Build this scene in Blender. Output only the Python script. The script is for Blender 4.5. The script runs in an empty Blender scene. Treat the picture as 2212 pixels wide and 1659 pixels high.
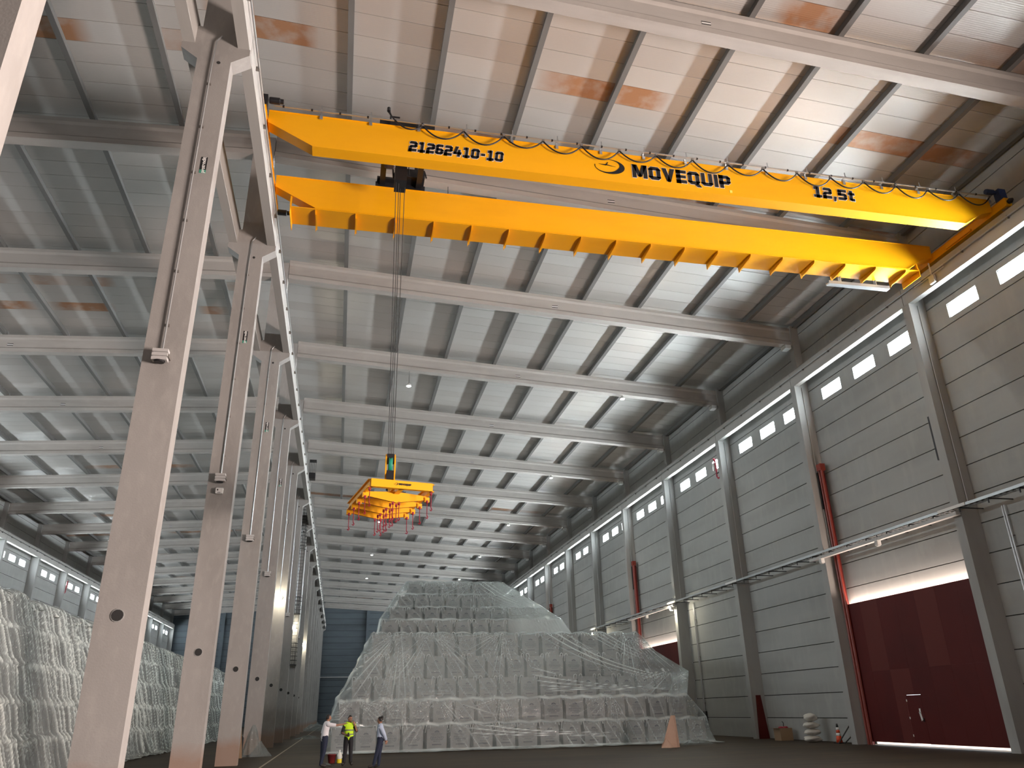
import bpy, math, random
from mathutils import Matrix, Vector
import numpy as np
R = random.Random(7)
SC = bpy.context.scene
COL = SC.collection
# ------------------------------------------------------------------ camera, world, light, exposure
YAW, PITCH, ROLL = 0.214364, 0.400937, -0.022559
def cam_axes():
    cy, sy, cp, sp = math.cos(YAW), math.sin(YAW), math.cos(PITCH), math.sin(PITCH)
    f = Vector((sy*cp, cy*cp, sp)); r0 = Vector((cy, -sy, 0)); u0 = r0.cross(f)
    c, s = math.cos(ROLL), math.sin(ROLL)
    return r0*c + u0*s, u0*c - r0*s, f
r_, u_, f_ = cam_axes()
cd = bpy.data.cameras.new('camera'); cam = bpy.data.objects.new('camera', cd); COL.objects.link(cam)
cd.sensor_fit = 'HORIZONTAL'; cd.sensor_width = 36.0; cd.lens = 1667.377/2212*36.0
cd.clip_start = 0.05; cd.clip_end = 600
cam.matrix_world = Matrix(((r_.x, u_.x, -f_.x, 0), (r_.y, u_.y, -f_.y, 0), (r_.z, u_.z, -f_.z, 1.772), (0, 0, 0, 1)))
SC.camera = cam
SC.view_settings.view_transform = 'Standard'; SC.view_settings.look = 'None'
SC.view_settings.gamma = 1.0; SC.view_settings.exposure = 0.25
SC.view_settings.use_curve_mapping = False
SC.cycles.max_bounces = 6; SC.cycles.diffuse_bounces = 4; SC.cycles.glossy_bounces = 3
SC.cycles.transparent_max_bounces = 12; SC.cycles.transmission_bounces = 4
SC.cycles.caustics_reflective = False; SC.cycles.caustics_refractive = False
SC.cycles.sample_clamp_indirect = 4.0

wd = bpy.data.worlds.new('sky'); SC.world = wd; wd.use_nodes = True
bg = wd.node_tree.nodes['Background']; bg.inputs[0].default_value = (0.82, 0.91, 1.0, 1); bg.inputs[1].default_value = 2.0

Y1, D = 16.56, 9.6
def yk(k): return Y1 + (k-1)*D
def area(name, loc, rot, sx, sy, power, color, spread=180):
    l = bpy.data.lights.new(name, 'AREA'); l.shape = 'RECTANGLE'; l.size = sx; l.size_y = sy
    l.energy = power; l.color = color; l.spread = math.radians(spread)
    o = bpy.data.objects.new(name, l); o.location = loc; o.rotation_euler = rot; COL.objects.link(o); return o
sl = bpy.data.lights.new('sun', 'SUN'); sl.energy = 9.0; sl.angle = 0.01; sl.color = (1.0, 0.95, 0.86)
so = bpy.data.objects.new('sun', sl); COL.objects.link(so)
so.rotation_euler = Vector((-0.42, 0.25, -0.86)).to_track_quat('-Z', 'Y').to_euler()
# daylight entering the open gate in the right wall beside the camera (bay from y=-2.6 to 7.0)
area('daylight_open_gate', (24.55, 2.16, 3.2), (0, math.radians(90), 0), 6.0, 8.8, 17500, (1.0, 0.83, 0.755))
# added fill light, set at an opening made up in the unseen end wall
area('added_back_fill', (9.0, -24.3, 3.2), (math.radians(90), 0, math.radians(180)), 9.0, 6.0, 9000, (1.0, 0.86, 0.80))

# daylight from the sunlit yard rising in through the high windows, one source for each bay
for k in range(1, 17):
    area('daylight_windows', (24.70, yk(k)+4.7, 17.28), (0, math.radians(90+13), 0), 0.6, 7.4, 800, (0.90, 0.97, 1.0), 78)
    area('daylight_windows', (-33.48, yk(k)+4.7, 17.28), (0, math.radians(-90-10), 0), 0.6, 7.4, 260, (0.90, 0.97, 1.0), 100)

# ------------------------------------------------------------------ helpers
class MB:
    """collects vertices and faces of one mesh"""
    def __init__(s): s.v = []; s.f = []; s.m = []
    def add(s, vs, fs, mi=0):
        b = len(s.v); s.v += [tuple(p) for p in vs]; s.f += [tuple(b+i for i in f) for f in fs]; s.m += [mi]*len(fs); return s
    def box(s, x0, x1, y0, y1, z0, z1, mi=0):
        return s.add([(x0,y0,z0),(x1,y0,z0),(x1,y1,z0),(x0,y1,z0),(x0,y0,z1),(x1,y0,z1),(x1,y1,z1),(x0,y1,z1)],
                     [(0,3,2,1),(4,5,6,7),(0,1,5,4),(1,2,6,5),(2,3,7,6),(3,0,4,7)], mi)
    def prism(s, poly, axis, a, b, mi=0):
        """poly in the two other axes (x: (y,z), y: (x,z), z: (x,y)), pushed from a to b along axis"""
        def P(p, t):
            return (t, p[0], p[1]) if axis == 'x' else ((p[0], t, p[1]) if axis == 'y' else (p[0], p[1], t))
        n = len(poly)
        return s.add([P(p, a) for p in poly]+[P(p, b) for p in poly],
                     [tuple(range(n-1, -1, -1)), tuple(range(n, 2*n))]+[(i, (i+1) % n, n+(i+1) % n, n+i) for i in range(n)], mi)
    def tube(s, pts, r, n=8, mi=0, cap=True):
        pts = [Vector(p) for p in pts]; vs = []; fs = []
        rs = r if isinstance(r, (list, tuple)) else [r]*len(pts)
        up = None
        for i, p in enumerate(pts):
            t = (pts[min(i+1, len(pts)-1)]-pts[max(i-1, 0)]).normalized()
            if up is None: up = Vector((0, 0, 1)) if abs(t.z) < 0.9 else Vector((1, 0, 0))
            a = t.cross(up).normalized(); b = a.cross(t).normalized(); up = b
            for j in range(n):
                q = 2*math.pi*j/n; vs.append(p+(a*math.cos(q)+b*math.sin(q))*rs[i])
        for i in range(len(pts)-1):
            for j in range(n): fs.append((i*n+j, i*n+(j+1) % n, (i+1)*n+(j+1) % n, (i+1)*n+j))
        if cap: fs += [tuple(range(n-1, -1, -1)), tuple(range((len(pts)-1)*n, len(pts)*n))]
        return s.add(vs, fs, mi)
    def lathe(s, prof, c=(0, 0, 0), n=16, axis='z', mi=0):
        vs = []; fs = []
        for (r, h) in prof:
            for j in range(n):
                q = 2*math.pi*j/n; a, b = r*math.cos(q), r*math.sin(q)
                vs.append((c[0]+a, c[1]+b, c[2]+h) if axis == 'z' else ((c[0]+a, c[1]+h, c[2]+b) if axis == 'y' else (c[0]+h, c[1]+a, c[2]+b)))
        for i in range(len(prof)-1):
            for j in range(n): fs.append((i*n+j, i*n+(j+1) % n, (i+1)*n+(j+1) % n, (i+1)*n+j))
        fs += [tuple(range(n-1, -1, -1)), tuple(range((len(prof)-1)*n, len(prof)*n))]
        return s.add(vs, fs, mi)
    def grid(s, P, mi=0, closed=False):
        """P: rows of points"""
        nu, nv = len(P), len(P[0]); vs = [p for row in P for p in row]; fs = []
        for i in range(nu-1):
            for j in range(nv-1): fs.append((i*nv+j, i*nv+j+1, (i+1)*nv+j+1, (i+1)*nv+j))
        return s.add(vs, fs, mi)
    def mesh(s, name, mats, smooth=False):
        me = bpy.data.meshes.new(name); me.from_pydata(s.v, [], s.f)
        for m in (mats if isinstance(mats, (list, tuple)) else [mats]): me.materials.append(m)
        if max(s.m, default=0): me.polygons.foreach_set('material_index', s.m)
        if smooth: me.polygons.foreach_set('use_smooth', [True]*len(me.polygons))
        me.update(); return me
    def build(s, name, mats, parent=None, smooth=False, loc=None):
        return link(name, s.mesh(name, mats, smooth), parent, loc)
def link(name, data, parent=None, loc=None, rz=0.0):
    o = bpy.data.objects.new(name, data); COL.objects.link(o)
    if parent: o.parent = parent
    if loc: o.location = loc
    if rz: o.rotation_euler = (0, 0, rz)
    return o
def tag(o, label=None, cat=None, group=None, kind=None):
    if label: o['label'] = label
    if cat: o['category'] = cat
    if group: o['group'] = group
    if kind: o['kind'] = kind
    return o
def thing(name, label, cat, loc=(0, 0, 0), rz=0.0, group=None, kind=None):
    return tag(link(name, None, None, loc, rz), label, cat, group, kind)
def struct(o, label=None, cat=None): return tag(o, label, cat, None, 'structure')
ORD = ['zeroth','first','second','third','fourth','fifth','sixth','seventh','eighth','ninth','tenth','eleventh','twelfth','thirteenth','fourteenth','fifteenth','sixteenth','seventeenth','eighteenth','nineteenth','twentieth']

# ------------------------------------------------------------------ materials
def mat(name, col, rough=0.6, metal=0.0, spec=0.5, emit=None, es=1.0, noise=None, bump=None, alpha=None):
    m = bpy.data.materials.new(name); m.use_nodes = True; nt = m.node_tree; b = nt.nodes['Principled BSDF']
    b.inputs['Base Color'].default_value = (*col, 1); b.inputs['Roughness'].default_value = rough
    b.inputs['Metallic'].default_value = metal; b.inputs['Specular IOR Level'].default_value = spec
    if emit: b.inputs['Emission Color'].default_value = (*emit, 1); b.inputs['Emission Strength'].default_value = es
    N = nt.nodes.new; L = nt.links.new
    if noise:
        # noise = [(scale xyz, detail, colour2, lo, hi, strength), ...] layered on world position
        tc = N('ShaderNodeNewGeometry'); cur = None
        for (sc, det, c2, lo, hi, st) in noise:
            mp = N('ShaderNodeMapping'); mp.inputs['Scale'].default_value = sc; L(tc.outputs['Position'], mp.inputs[0])
            nz = N('ShaderNodeTexNoise'); nz.inputs['Scale'].default_value = 1.0; nz.inputs['Detail'].default_value = det
            L(mp.outputs[0], nz.inputs['Vector'])
            mr = N('ShaderNodeMapRange'); mr.inputs[1].default_value = lo; mr.inputs[2].default_value = hi; mr.inputs[4].default_value = st
            L(nz.outputs['Fac'], mr.inputs[0])
            mx = N('ShaderNodeMix'); mx.data_type = 'RGBA'; L(mr.outputs[0], mx.inputs[0])
            if cur is None: mx.inputs[6].default_value = (*col, 1)
            else: L(cur, mx.inputs[6])
            mx.inputs[7].default_value = (*c2, 1); cur = mx.outputs[2]
        L(cur, b.inputs['Base Color'])
    if bump:
        sc, st = bump; nz = N('ShaderNodeTexNoise'); nz.inputs['Scale'].default_value = sc; nz.inputs['Detail'].default_value = 4
        tc = N('ShaderNodeNewGeometry'); L(tc.outputs['Position'], nz.inputs['Vector'])
        bp = N('ShaderNodeBump'); bp.inputs['Strength'].default_value = st; bp.inputs['Distance'].default_value = 0.02
        L(nz.outputs['Fac'], bp.inputs['Height']); L(bp.outputs[0], b.inputs['Normal'])
    return m
M = {}
M['column'] = mat('column_concrete', (0.34, 0.325, 0.31), 0.8, noise=[((0.9, 0.9, 0.35), 5, (0.26, 0.247, 0.233), 0.45, 0.75, 0.8), ((6, 6, 2.5), 4, (0.40, 0.38, 0.36), 0.5, 0.8, 0.6)], bump=(30, 0.12))
def add_base_dust(m, z0, z1, c, st):
    """red dust line: splashed soil on the foot of the columns"""
    nt = m.node_tree; b = nt.nodes['Principled BSDF']; src = b.inputs['Base Color'].links[0].from_socket
    N = nt.nodes.new; L = nt.links.new
    g = N('ShaderNodeNewGeometry'); sx = N('ShaderNodeSeparateXYZ'); L(g.outputs['Position'], sx.inputs[0])
    nz = N('ShaderNodeTexNoise'); nz.inputs['Scale'].default_value = 1.7; nz.inputs['Detail'].default_value = 6; L(g.outputs['Position'], nz.inputs['Vector'])
    ma = N('ShaderNodeMath'); ma.operation = 'MULTIPLY_ADD'; ma.inputs[1].default_value = 0.5; L(nz.outputs['Fac'], ma.inputs[0]); L(sx.outputs['Z'], ma.inputs[2])
    mr = N('ShaderNodeMapRange'); mr.inputs[1].default_value = z1; mr.inputs[2].default_value = z0; mr.inputs[3].default_value = 0; mr.inputs[4].default_value = st; L(ma.outputs[0], mr.inputs[0])
    mx = N('ShaderNodeMix'); mx.data_type = 'RGBA'; L(mr.outputs[0], mx.inputs[0]); L(src, mx.inputs[6]); mx.inputs[7].default_value = (*c, 1)
    L(mx.outputs[2], b.inputs['Base Color'])
add_base_dust(M['column'], 0.9, 1.35, (0.30, 0.19, 0.135), 0.75)
M['beam'] = mat('beam_concrete', (0.41, 0.385, 0.36), 0.8, noise=[((0.25, 2, 2), 5, (0.32, 0.295, 0.27), 0.45, 0.75, 0.8), ((1.6, 1.6, 1.6), 5, (0.46, 0.43, 0.40), 0.5, 0.8, 0.5)], bump=(18, 0.15))
M['wall'] = mat('wall_concrete', (0.36, 0.365, 0.355), 0.8, noise=[((0.6, 0.16, 0.9), 5, (0.29, 0.29, 0.275), 0.42, 0.72, 0.7), ((2.2, 2.2, 0.7), 6, (0.42, 0.42, 0.40), 0.5, 0.8, 0.6)], bump=(25, 0.08))
M['wall_far'] = mat('far_wall_unlit', (0.125, 0.15, 0.17), 0.85, noise=[((0.2, 0.5, 0.9), 4, (0.10, 0.12, 0.14), 0.4, 0.7, 0.8)])  # dim blue-grey of the unlit end wall, shade put into the concrete colour
M['joint'] = mat('joint_shadow', (0.03, 0.03, 0.03), 0.95)
M['pillar'] = mat('pillar_concrete', (0.36, 0.36, 0.35), 0.8, noise=[((1.2, 1.2, 0.3), 5, (0.28, 0.275, 0.265), 0.45, 0.75, 0.8)], bump=(25, 0.1))
M['girder'] = mat('runway_concrete', (0.43, 0.42, 0.40), 0.8, noise=[((2, 0.3, 2), 4, (0.34, 0.33, 0.31), 0.45, 0.75, 0.7)])
M['purlin'] = mat('purlin_steel', (0.15, 0.147, 0.142), 0.5, 0.0, noise=[((1, 0.4, 1), 3, (0.11, 0.107, 0.103), 0.4, 0.7, 0.7)])
M['dark'] = mat('black_metal', (0.012, 0.012, 0.014), 0.45)
M['rope'] = mat('wire_rope', (0.03, 0.028, 0.026), 0.5)
M['steel'] = mat('galvanised_steel', (0.55, 0.57, 0.58), 0.35, 0.85)
M['railsteel'] = mat('rail_steel', (0.28, 0.26, 0.24), 0.45, 0.6)
M['yellow'] = mat('crane_yellow', (0.92, 0.43, 0.002), 0.38, noise=[((0.4, 2, 2), 3, (0.86, 0.385, 0.002), 0.4, 0.7, 0.7)])
M['letter'] = mat('black_lettering', (0.006, 0.006, 0.008), 0.5)
M['white'] = mat('white_paint', (0.78, 0.78, 0.76), 0.5)
M['teal'] = mat('teal_print', (0.06, 0.30, 0.22), 0.5)
M['red'] = mat('red_door_paint', (0.085, 0.008, 0.007), 0.6, spec=0.25, noise=[((0.5, 0.5, 0.4), 3, (0.06, 0.006, 0.006), 0.4, 0.7, 0.8)])
M['red2'] = mat('red_door_patch', (0.105, 0.018, 0.015), 0.6, spec=0.25)
M['redrail'] = mat('red_rail_paint', (0.22, 0.028, 0.016), 0.4)
M['redhook'] = mat('red_chain_paint', (0.28, 0.015, 0.03), 0.45)
M['green'] = mat('green_sheave', (0.02, 0.30, 0.20), 0.4)
M['lampbody'] = mat('lamp_body_grey', (0.50, 0.49, 0.48), 0.5)
M['lamp_on'] = mat('lamp_lit', (1, 1, 1), 0.5, emit=(1.0, 0.93, 0.74), es=60)
M['lamp_roof'] = mat('roof_lamp_lit', (1, 1, 1), 0.5, emit=(1.0, 0.97, 0.86), es=38)
M['pane'] = mat('daylight_pane', (0.9, 0.9, 0.9), 0.4, emit=(0.86, 0.96, 1.0), es=45)
M['floor'] = mat('floor_concrete', (0.048, 0.034, 0.021), 0.62, spec=0.15, noise=[((0.10, 0.35, 1), 5, (0.026, 0.019, 0.014), 0.42, 0.68, 0.85), ((0.35, 1.6, 1), 5, (0.10, 0.066, 0.034), 0.52, 0.75, 0.6)])
M['ground'] = mat('sunlit_soil', (0.62, 0.47, 0.38), 0.9)
M['bag'] = mat('woven_bag', (0.25, 0.243, 0.243), 0.75, noise=[((2.5, 2.5, 2.5), 4, (0.20, 0.195, 0.195), 0.4, 0.7, 0.7)], bump=(14, 0.35))
M['loop'] = mat('bag_loop', (0.62, 0.62, 0.61), 0.6)
M['print'] = mat('bag_print', (0.05, 0.055, 0.075), 0.7)
M['card'] = mat('cardboard', (0.30, 0.20, 0.12), 0.8)
M['sack'] = mat('sack_cloth', (0.62, 0.60, 0.55), 0.7)
M['orange'] = mat('cone_orange', (0.62, 0.07, 0.02), 0.5)
M['wedge'] = mat('dusty_board', (0.50, 0.33, 0.245), 0.8, noise=[((3, 3, 3), 4, (0.42, 0.27, 0.20), 0.4, 0.7, 0.7)])
M['skin'] = mat('skin', (0.33, 0.17, 0.11), 0.5); M['hair'] = mat('black_hair', (0.012, 0.010, 0.009), 0.5)
M['shirt_white'] = mat('white_shirt', (0.72, 0.71, 0.74), 0.8); M['shirt_blue'] = mat('pale_blue_blouse', (0.42, 0.49, 0.62), 0.8)
M['shirt_black'] = mat('black_shirt', (0.02, 0.02, 0.024), 0.8); M['navy'] = mat('navy_trousers', (0.010, 0.016, 0.040), 0.8)
M['blackcloth'] = mat('black_trousers', (0.010, 0.010, 0.013), 0.8); M['shoe'] = mat('dark_shoe', (0.02, 0.016, 0.014), 0.5)
M['hivis'] = mat('hi_vis_yellow', (0.62, 0.95, 0.02), 0.7); M['reflect'] = mat('vest_grey_band', (0.16, 0.20, 0.12), 0.6)
M['bucket'] = mat('maroon_plastic', (0.16, 0.02, 0.02), 0.45); M['jug'] = mat('milky_plastic', (0.70, 0.72, 0.66), 0.4); M['liquid'] = mat('yellow_liquid', (0.75, 0.62, 0.02), 0.4)

def roof_material():
    m = bpy.data.materials.new('roof_sheet'); m.use_nodes = True; nt = m.node_tree; b = nt.nodes['Principled BSDF']
    N = nt.nodes.new; L = nt.links.new
    oi = N('ShaderNodeObjectInfo'); g = N('ShaderNodeNewGeometry'); sx = N('ShaderNodeSeparateXYZ'); L(g.outputs['Position'], sx.inputs[0])
    # dusty patches: long along the sheet, different on every sheet
    cb = N('ShaderNodeCombineXYZ'); mu = N('ShaderNodeMath'); mu.operation = 'MULTIPLY'; mu.inputs[1].default_value = 0.16; L(sx.outputs['X'], mu.inputs[0])
    m2 = N('ShaderNodeMath'); m2.operation = 'MULTIPLY'; m2.inputs[1].default_value = 173.0; L(oi.outputs['Random'], m2.inputs[0])
    L(mu.outputs[0], cb.inputs[0]); L(m2.outputs[0], cb.inputs[1])
    nz = N('ShaderNodeTexNoise'); nz.inputs['Scale'].default_value = 1.0; nz.inputs['Detail'].default_value = 1.5; L(cb.outputs[0], nz.inputs['Vector'])
    fine = N('ShaderNodeTexNoise'); fine.inputs['Scale'].default_value = 1.3; fine.inputs['Detail'].default_value = 6; L(g.outputs['Position'], fine.inputs['Vector'])
    tone = N('ShaderNodeMapRange'); tone.inputs[1].default_value = 0.3; tone.inputs[2].default_value = 0.7; L(nz.outputs['Fac'], tone.inputs[0])
    a = N('ShaderNodeMix'); a.data_type = 'RGBA'; L(tone.outputs[0], a.inputs[0]); a.inputs[6].default_value = (0.66, 0.65, 0.63, 1); a.inputs[7].default_value = (0.58, 0.555, 0.53, 1)
    # soiled sheets: only on some, and only in the noisy part of it
    th = N('ShaderNodeMath'); th.operation = 'GREATER_THAN'; th.inputs[1].default_value = 0.90; L(oi.outputs['Random'], th.inputs[0])
    st = N('ShaderNodeMapRange'); st.inputs[1].default_value = 0.50; st.inputs[2].default_value = 0.56; L(nz.outputs['Fac'], st.inputs[0])
    fi = N('ShaderNodeMapRange'); fi.inputs[1].default_value = 0.35; fi.inputs[2].default_value = 0.55; fi.inputs[3].default_value = 0.45; L(fine.outputs['Fac'], fi.inputs[0])
    s1 = N('ShaderNodeMath'); s1.operation = 'MULTIPLY'; L(th.outputs[0], s1.inputs[0]); L(st.outputs[0], s1.inputs[1])
    s2 = N('ShaderNodeMath'); s2.operation = 'MULTIPLY'; L(s1.outputs[0], s2.inputs[0]); L(fi.outputs[0], s2.inputs[1])
    c = N('ShaderNodeMix'); c.data_type = 'RGBA'; L(s2.outputs[0], c.inputs[0]); L(a.outputs[2], c.inputs[6]); c.inputs[7].default_value = (0.47, 0.25, 0.14, 1)
    L(c.outputs[2], b.inputs['Base Color'])
    b.inputs['Roughness'].default_value = 0.30; b.inputs['Metallic'].default_value = 0.4
    # fine ribs along the sheet
    wv = N('ShaderNodeTexWave'); wv.bands_direction = 'Y'; wv.inputs['Scale'].default_value = 4.2; L(g.outputs['Position'], wv.inputs['Vector'])
    bp = N('ShaderNodeBump'); bp.inputs['Strength'].default_value = 0.25; bp.inputs['Distance'].default_value = 0.01; L(wv.outputs['Fac'], bp.inputs['Height']); L(bp.outputs[0], b.inputs['Normal'])
    return m
M['roof'] = roof_material()
def film_material(name, col, lo, hi, rough, bump, dark=None, scale=2.6):
    """thin plastic: clear between the creases, whiter along them with highlights painted in (crease = vertex attribute)"""
    m = bpy.data.materials.new(name); m.use_nodes = True; nt = m.node_tree; b = nt.nodes['Principled BSDF']; out = nt.nodes['Material Output']
    N = nt.nodes.new; L = nt.links.new
    b.inputs['Base Color'].default_value = (*col, 1); b.inputs['Roughness'].default_value = rough; b.inputs['Specular IOR Level'].default_value = 1.0
    g = N('ShaderNodeNewGeometry'); at = N('ShaderNodeAttribute'); at.attribute_name = 'crease_glint'
    nz = N('ShaderNodeTexNoise'); nz.inputs['Scale'].default_value = scale; nz.inputs['Detail'].default_value = 5; nz.inputs['Distortion'].default_value = 1.8; L(g.outputs['Position'], nz.inputs['Vector'])
    bp = N('ShaderNodeBump'); bp.inputs['Strength'].default_value = bump; bp.inputs['Distance'].default_value = 0.12; L(nz.outputs['Fac'], bp.inputs['Height']); L(bp.outputs[0], b.inputs['Normal'])
    mr = N('ShaderNodeMapRange'); mr.inputs[3].default_value = lo; mr.inputs[4].default_value = hi; L(at.outputs['Fac'], mr.inputs[0])
    if dark:
        cm = N('ShaderNodeMix'); cm.data_type = 'RGBA'; L(at.outputs['Fac'], cm.inputs[0]); cm.inputs[6].default_value = (*dark, 1); cm.inputs[7].default_value = (*col, 1); L(cm.outputs[2], b.inputs['Base Color'])  # pale streaks over a dark base: glints painted into the sheet colour
    t = N('ShaderNodeBsdfTransparent'); t.inputs[0].default_value = (0.95, 0.97, 0.97, 1)
    mx = N('ShaderNodeMixShader'); L(mr.outputs[0], mx.inputs[0]); L(t.outputs[0], mx.inputs[1]); L(b.outputs[0], mx.inputs[2]); L(mx.outputs[0], out.inputs['Surface'])
    return m
M['film'] = film_material('clear_film', (0.78, 0.87, 0.86), 0.115, 0.90, 0.10, 0.3)
M['film2'] = film_material('milky_film', (0.85, 0.90, 0.85), 0.36, 0.97, 0.09, 0.5, (0.27, 0.30, 0.29), 4.5)

# ------------------------------------------------------------------ the hall
XR, XL, YB, YF = 24.75, -33.53, 171.3, -25.0
RIDGE = -4.21; SL = 0.057
def zb(x): return 23.5 - SL*abs(x-RIDGE)          # top of roof beams
ED = [0.0] + [1.12+1.1977*i for i in range(18)] + [22.6]
WROW = 14                                         # row of windows
fl = MB().box(XL-0.4, XR+0.4, YF-0.4, YB+0.4, -0.2, 0.0).build('floor', M['floor']); struct(fl, 'brown dusty concrete floor of the warehouse', 'floor')
MB().box(-2.78, -2.70, 28, 168, 0.0, 0.003).build('floor_line', mat('pale_line', (0.34, 0.27, 0.19), 0.6), fl)
gm = MB().box(25.3, 90, -40, 190, -0.3, -0.05).build('ground', M['ground']); struct(gm, 'sunlit soil yard outside the gates', 'ground')

def panel_mesh(name, L, h, gap=0.038, holes=None):
    """panel in the y-z plane, inner face at x=0, thickness to +x; holes = [(y0,y1,z0,z1)]"""
    b = MB(); g = gap/2; y0, y1, z0, z1 = 0.0, L, g, h-g
    if not holes: b.box(0, 0.16, y0, y1, z0, z1)
    else:
        hz0, hz1 = holes[0][2], holes[0][3]
        b.box(0, 0.16, y0, y1, z0, hz0); b.box(0, 0.16, y0, y1, hz1, z1); c = y0
        for (a, e, _, _) in holes: b.box(0, 0.16, c, a, hz0, hz1); c = e
        b.box(0, 0.16, c, y1, hz0, hz1)
    return b.mesh(name, M['wall'])
PH = {}
LBAY = D-0.44
WY = [(1.06, 2.74), (3.86, 5.54), (6.68, 8.36)]   # window openings along the bay
def pm(h, win=False, L=LBAY):
    key = (round(h, 3), win, round(L, 2))
    if key not in PH: PH[key] = panel_mesh('wall_panel', L, h, holes=[(a-0.36, e-0.36, 0.27, 0.91) for a, e in WY] if win else None)
    return PH[key]
GATES = (-1, 2, 5, 8)
winN = 0
pil = MB().prism([(23.92, 0), (24.75, 0), (24.75, 22.0), (24.3, 22.0), (24.3, 18.24), (23.92, 18.24)], 'y', 0, 0.44).mesh('pillar', M['pillar'])
tube_c = MB().tube([(0, 0, 9.1), (0, 0, 18.1)], 0.022, 6).mesh('conduit', M['steel'])
pane_me = MB().box(0.07, 0.09, 0, 1.68, 0, 0.64).mesh('window_pane', M['pane'])
frame_me = MB().box(0.05, 0.12, 0, 1.68, 0, 0.03).box(0.05, 0.12, 0, 1.68, 0.61, 0.64).box(0.05, 0.12, 0, 0.03, 0.03, 0.61).box(0.05, 0.12, 1.65, 1.68, 0.03, 0.61).mesh('window_frame', M['steel'])
def wall_side(nm, sgn, label):
    global winN
    xw = XR if sgn > 0 else XL
    # dark backing behind the panel joints, open at the gates
    bk = MB(); xs = sorted((xw+sgn*0.18, xw+sgn*0.24)); ops = sorted((yk(k)+0.3, yk(k+1)-0.05) for k in GATES) if sgn > 0 else []
    bk.box(xs[0], xs[1], YF, YB, 6.35 if ops else 0, ED[WROW]+0.24)
    c = YF
    for a, e in ops: bk.box(xs[0], xs[1], c, a, 0, 6.35); c = e
    if ops: bk.box(xs[0], xs[1], c, YB, 0, 6.35)
    bk.box(xs[0], xs[1], YF, YB, ED[WROW]+0.24, 22.7)
    w = struct(bk.build(nm, M['joint']), label, 'wall')
    # part not in the picture: plain slabs between the camera end and the first full bay
    for k in range(-3, 1):
        sl_ = MB()
        if sgn > 0 and k == -1: sl_.box(0, 0.16, yk(k), yk(k+1), 6.3, 22.4)
        else: sl_.box(0, 0.16, yk(k) if k > -3 else YF, yk(k+1), 0, 22.4)
        o = sl_.build('wall_slab', M['wall'], w); o.location.x = xw if sgn > 0 else xw-0.16
    for k in range(1, 17):
        for i in range(len(ED)-1):
            z0, z1 = ED[i], ED[i+1]
            if sgn > 0 and k in GATES:
                if z1 <= 6.3: continue
                if z0 < 6.3: z0 = 6.3
            o = link('wall_panel', pm(z1-z0, i == WROW), w, (xw, yk(k)+0.36, z0))
            if sgn < 0: o.location.x = xw-0.16
        for (a, e) in WY:
            winN += 1
            wo = struct(link('window_%d' % winN, frame_me, None, (xw if sgn > 0 else xw-0.16, yk(k)+a, ED[WROW]+0.27)),
                        'small high window of the %s wall, %s bay from the camera' % ('right' if sgn > 0 else 'left', ORD[k]), 'window')
            link('window_pane', pane_me, wo)
    for k in range(-2, 18):
        o = link('pillar', pil, w, (0, yk(k)-0.08, 0))
        if sgn < 0: o.scale = (-1, 1, 1); o.location = (XR+XL, yk(k)-0.08, 0)
        if k >= 1 and sgn > 0: link('conduit', tube_c, o, (24.34, -0.03, 0))
    return w
wr = wall_side('wall_right', 1, 'right wall of grey horizontal concrete panels with pillars')
wl = wall_side('wall_left', -1, 'left wall of grey horizontal concrete panels behind wrapped stack')
# far end wall
fb = struct(MB().box(XL, XR, YB+0.18, YB+0.25, 0, 24).build('wall_back', M['joint']), 'dark far end wall of horizontal concrete panels', 'wall')
xe = [XL+0.1, -23.6, -14.0, -4.4, 5.2, 14.8, XR-0.1]
for i in range(6):
    for j in range(len(ED)):
        z0 = ED[j]; z1 = ED[j+1] if j+1 < len(ED) else 23.8
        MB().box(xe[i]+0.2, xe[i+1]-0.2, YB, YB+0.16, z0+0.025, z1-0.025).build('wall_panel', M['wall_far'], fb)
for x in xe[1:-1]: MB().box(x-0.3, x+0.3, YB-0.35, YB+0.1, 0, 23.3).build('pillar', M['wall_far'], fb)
MB().box(-4.1, 5.0, YB-0.25, YB-0.02, 8.78, 8.98).build('ledge', M['steel'], fb)
# unseen end wall behind the camera, its opening added for the fill lamp
ff = MB().box(XL, 4.5, YF-0.3, YF, 0, 23.6).box(13.5, XR, YF-0.3, YF, 0, 23.6).box(4.5, 13.5, YF-0.3, YF, 6.3, 23.6).build('wall_front', M['wall']); struct(ff, 'unseen end wall behind the camera with an opening added for fill light', 'wall')

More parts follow.
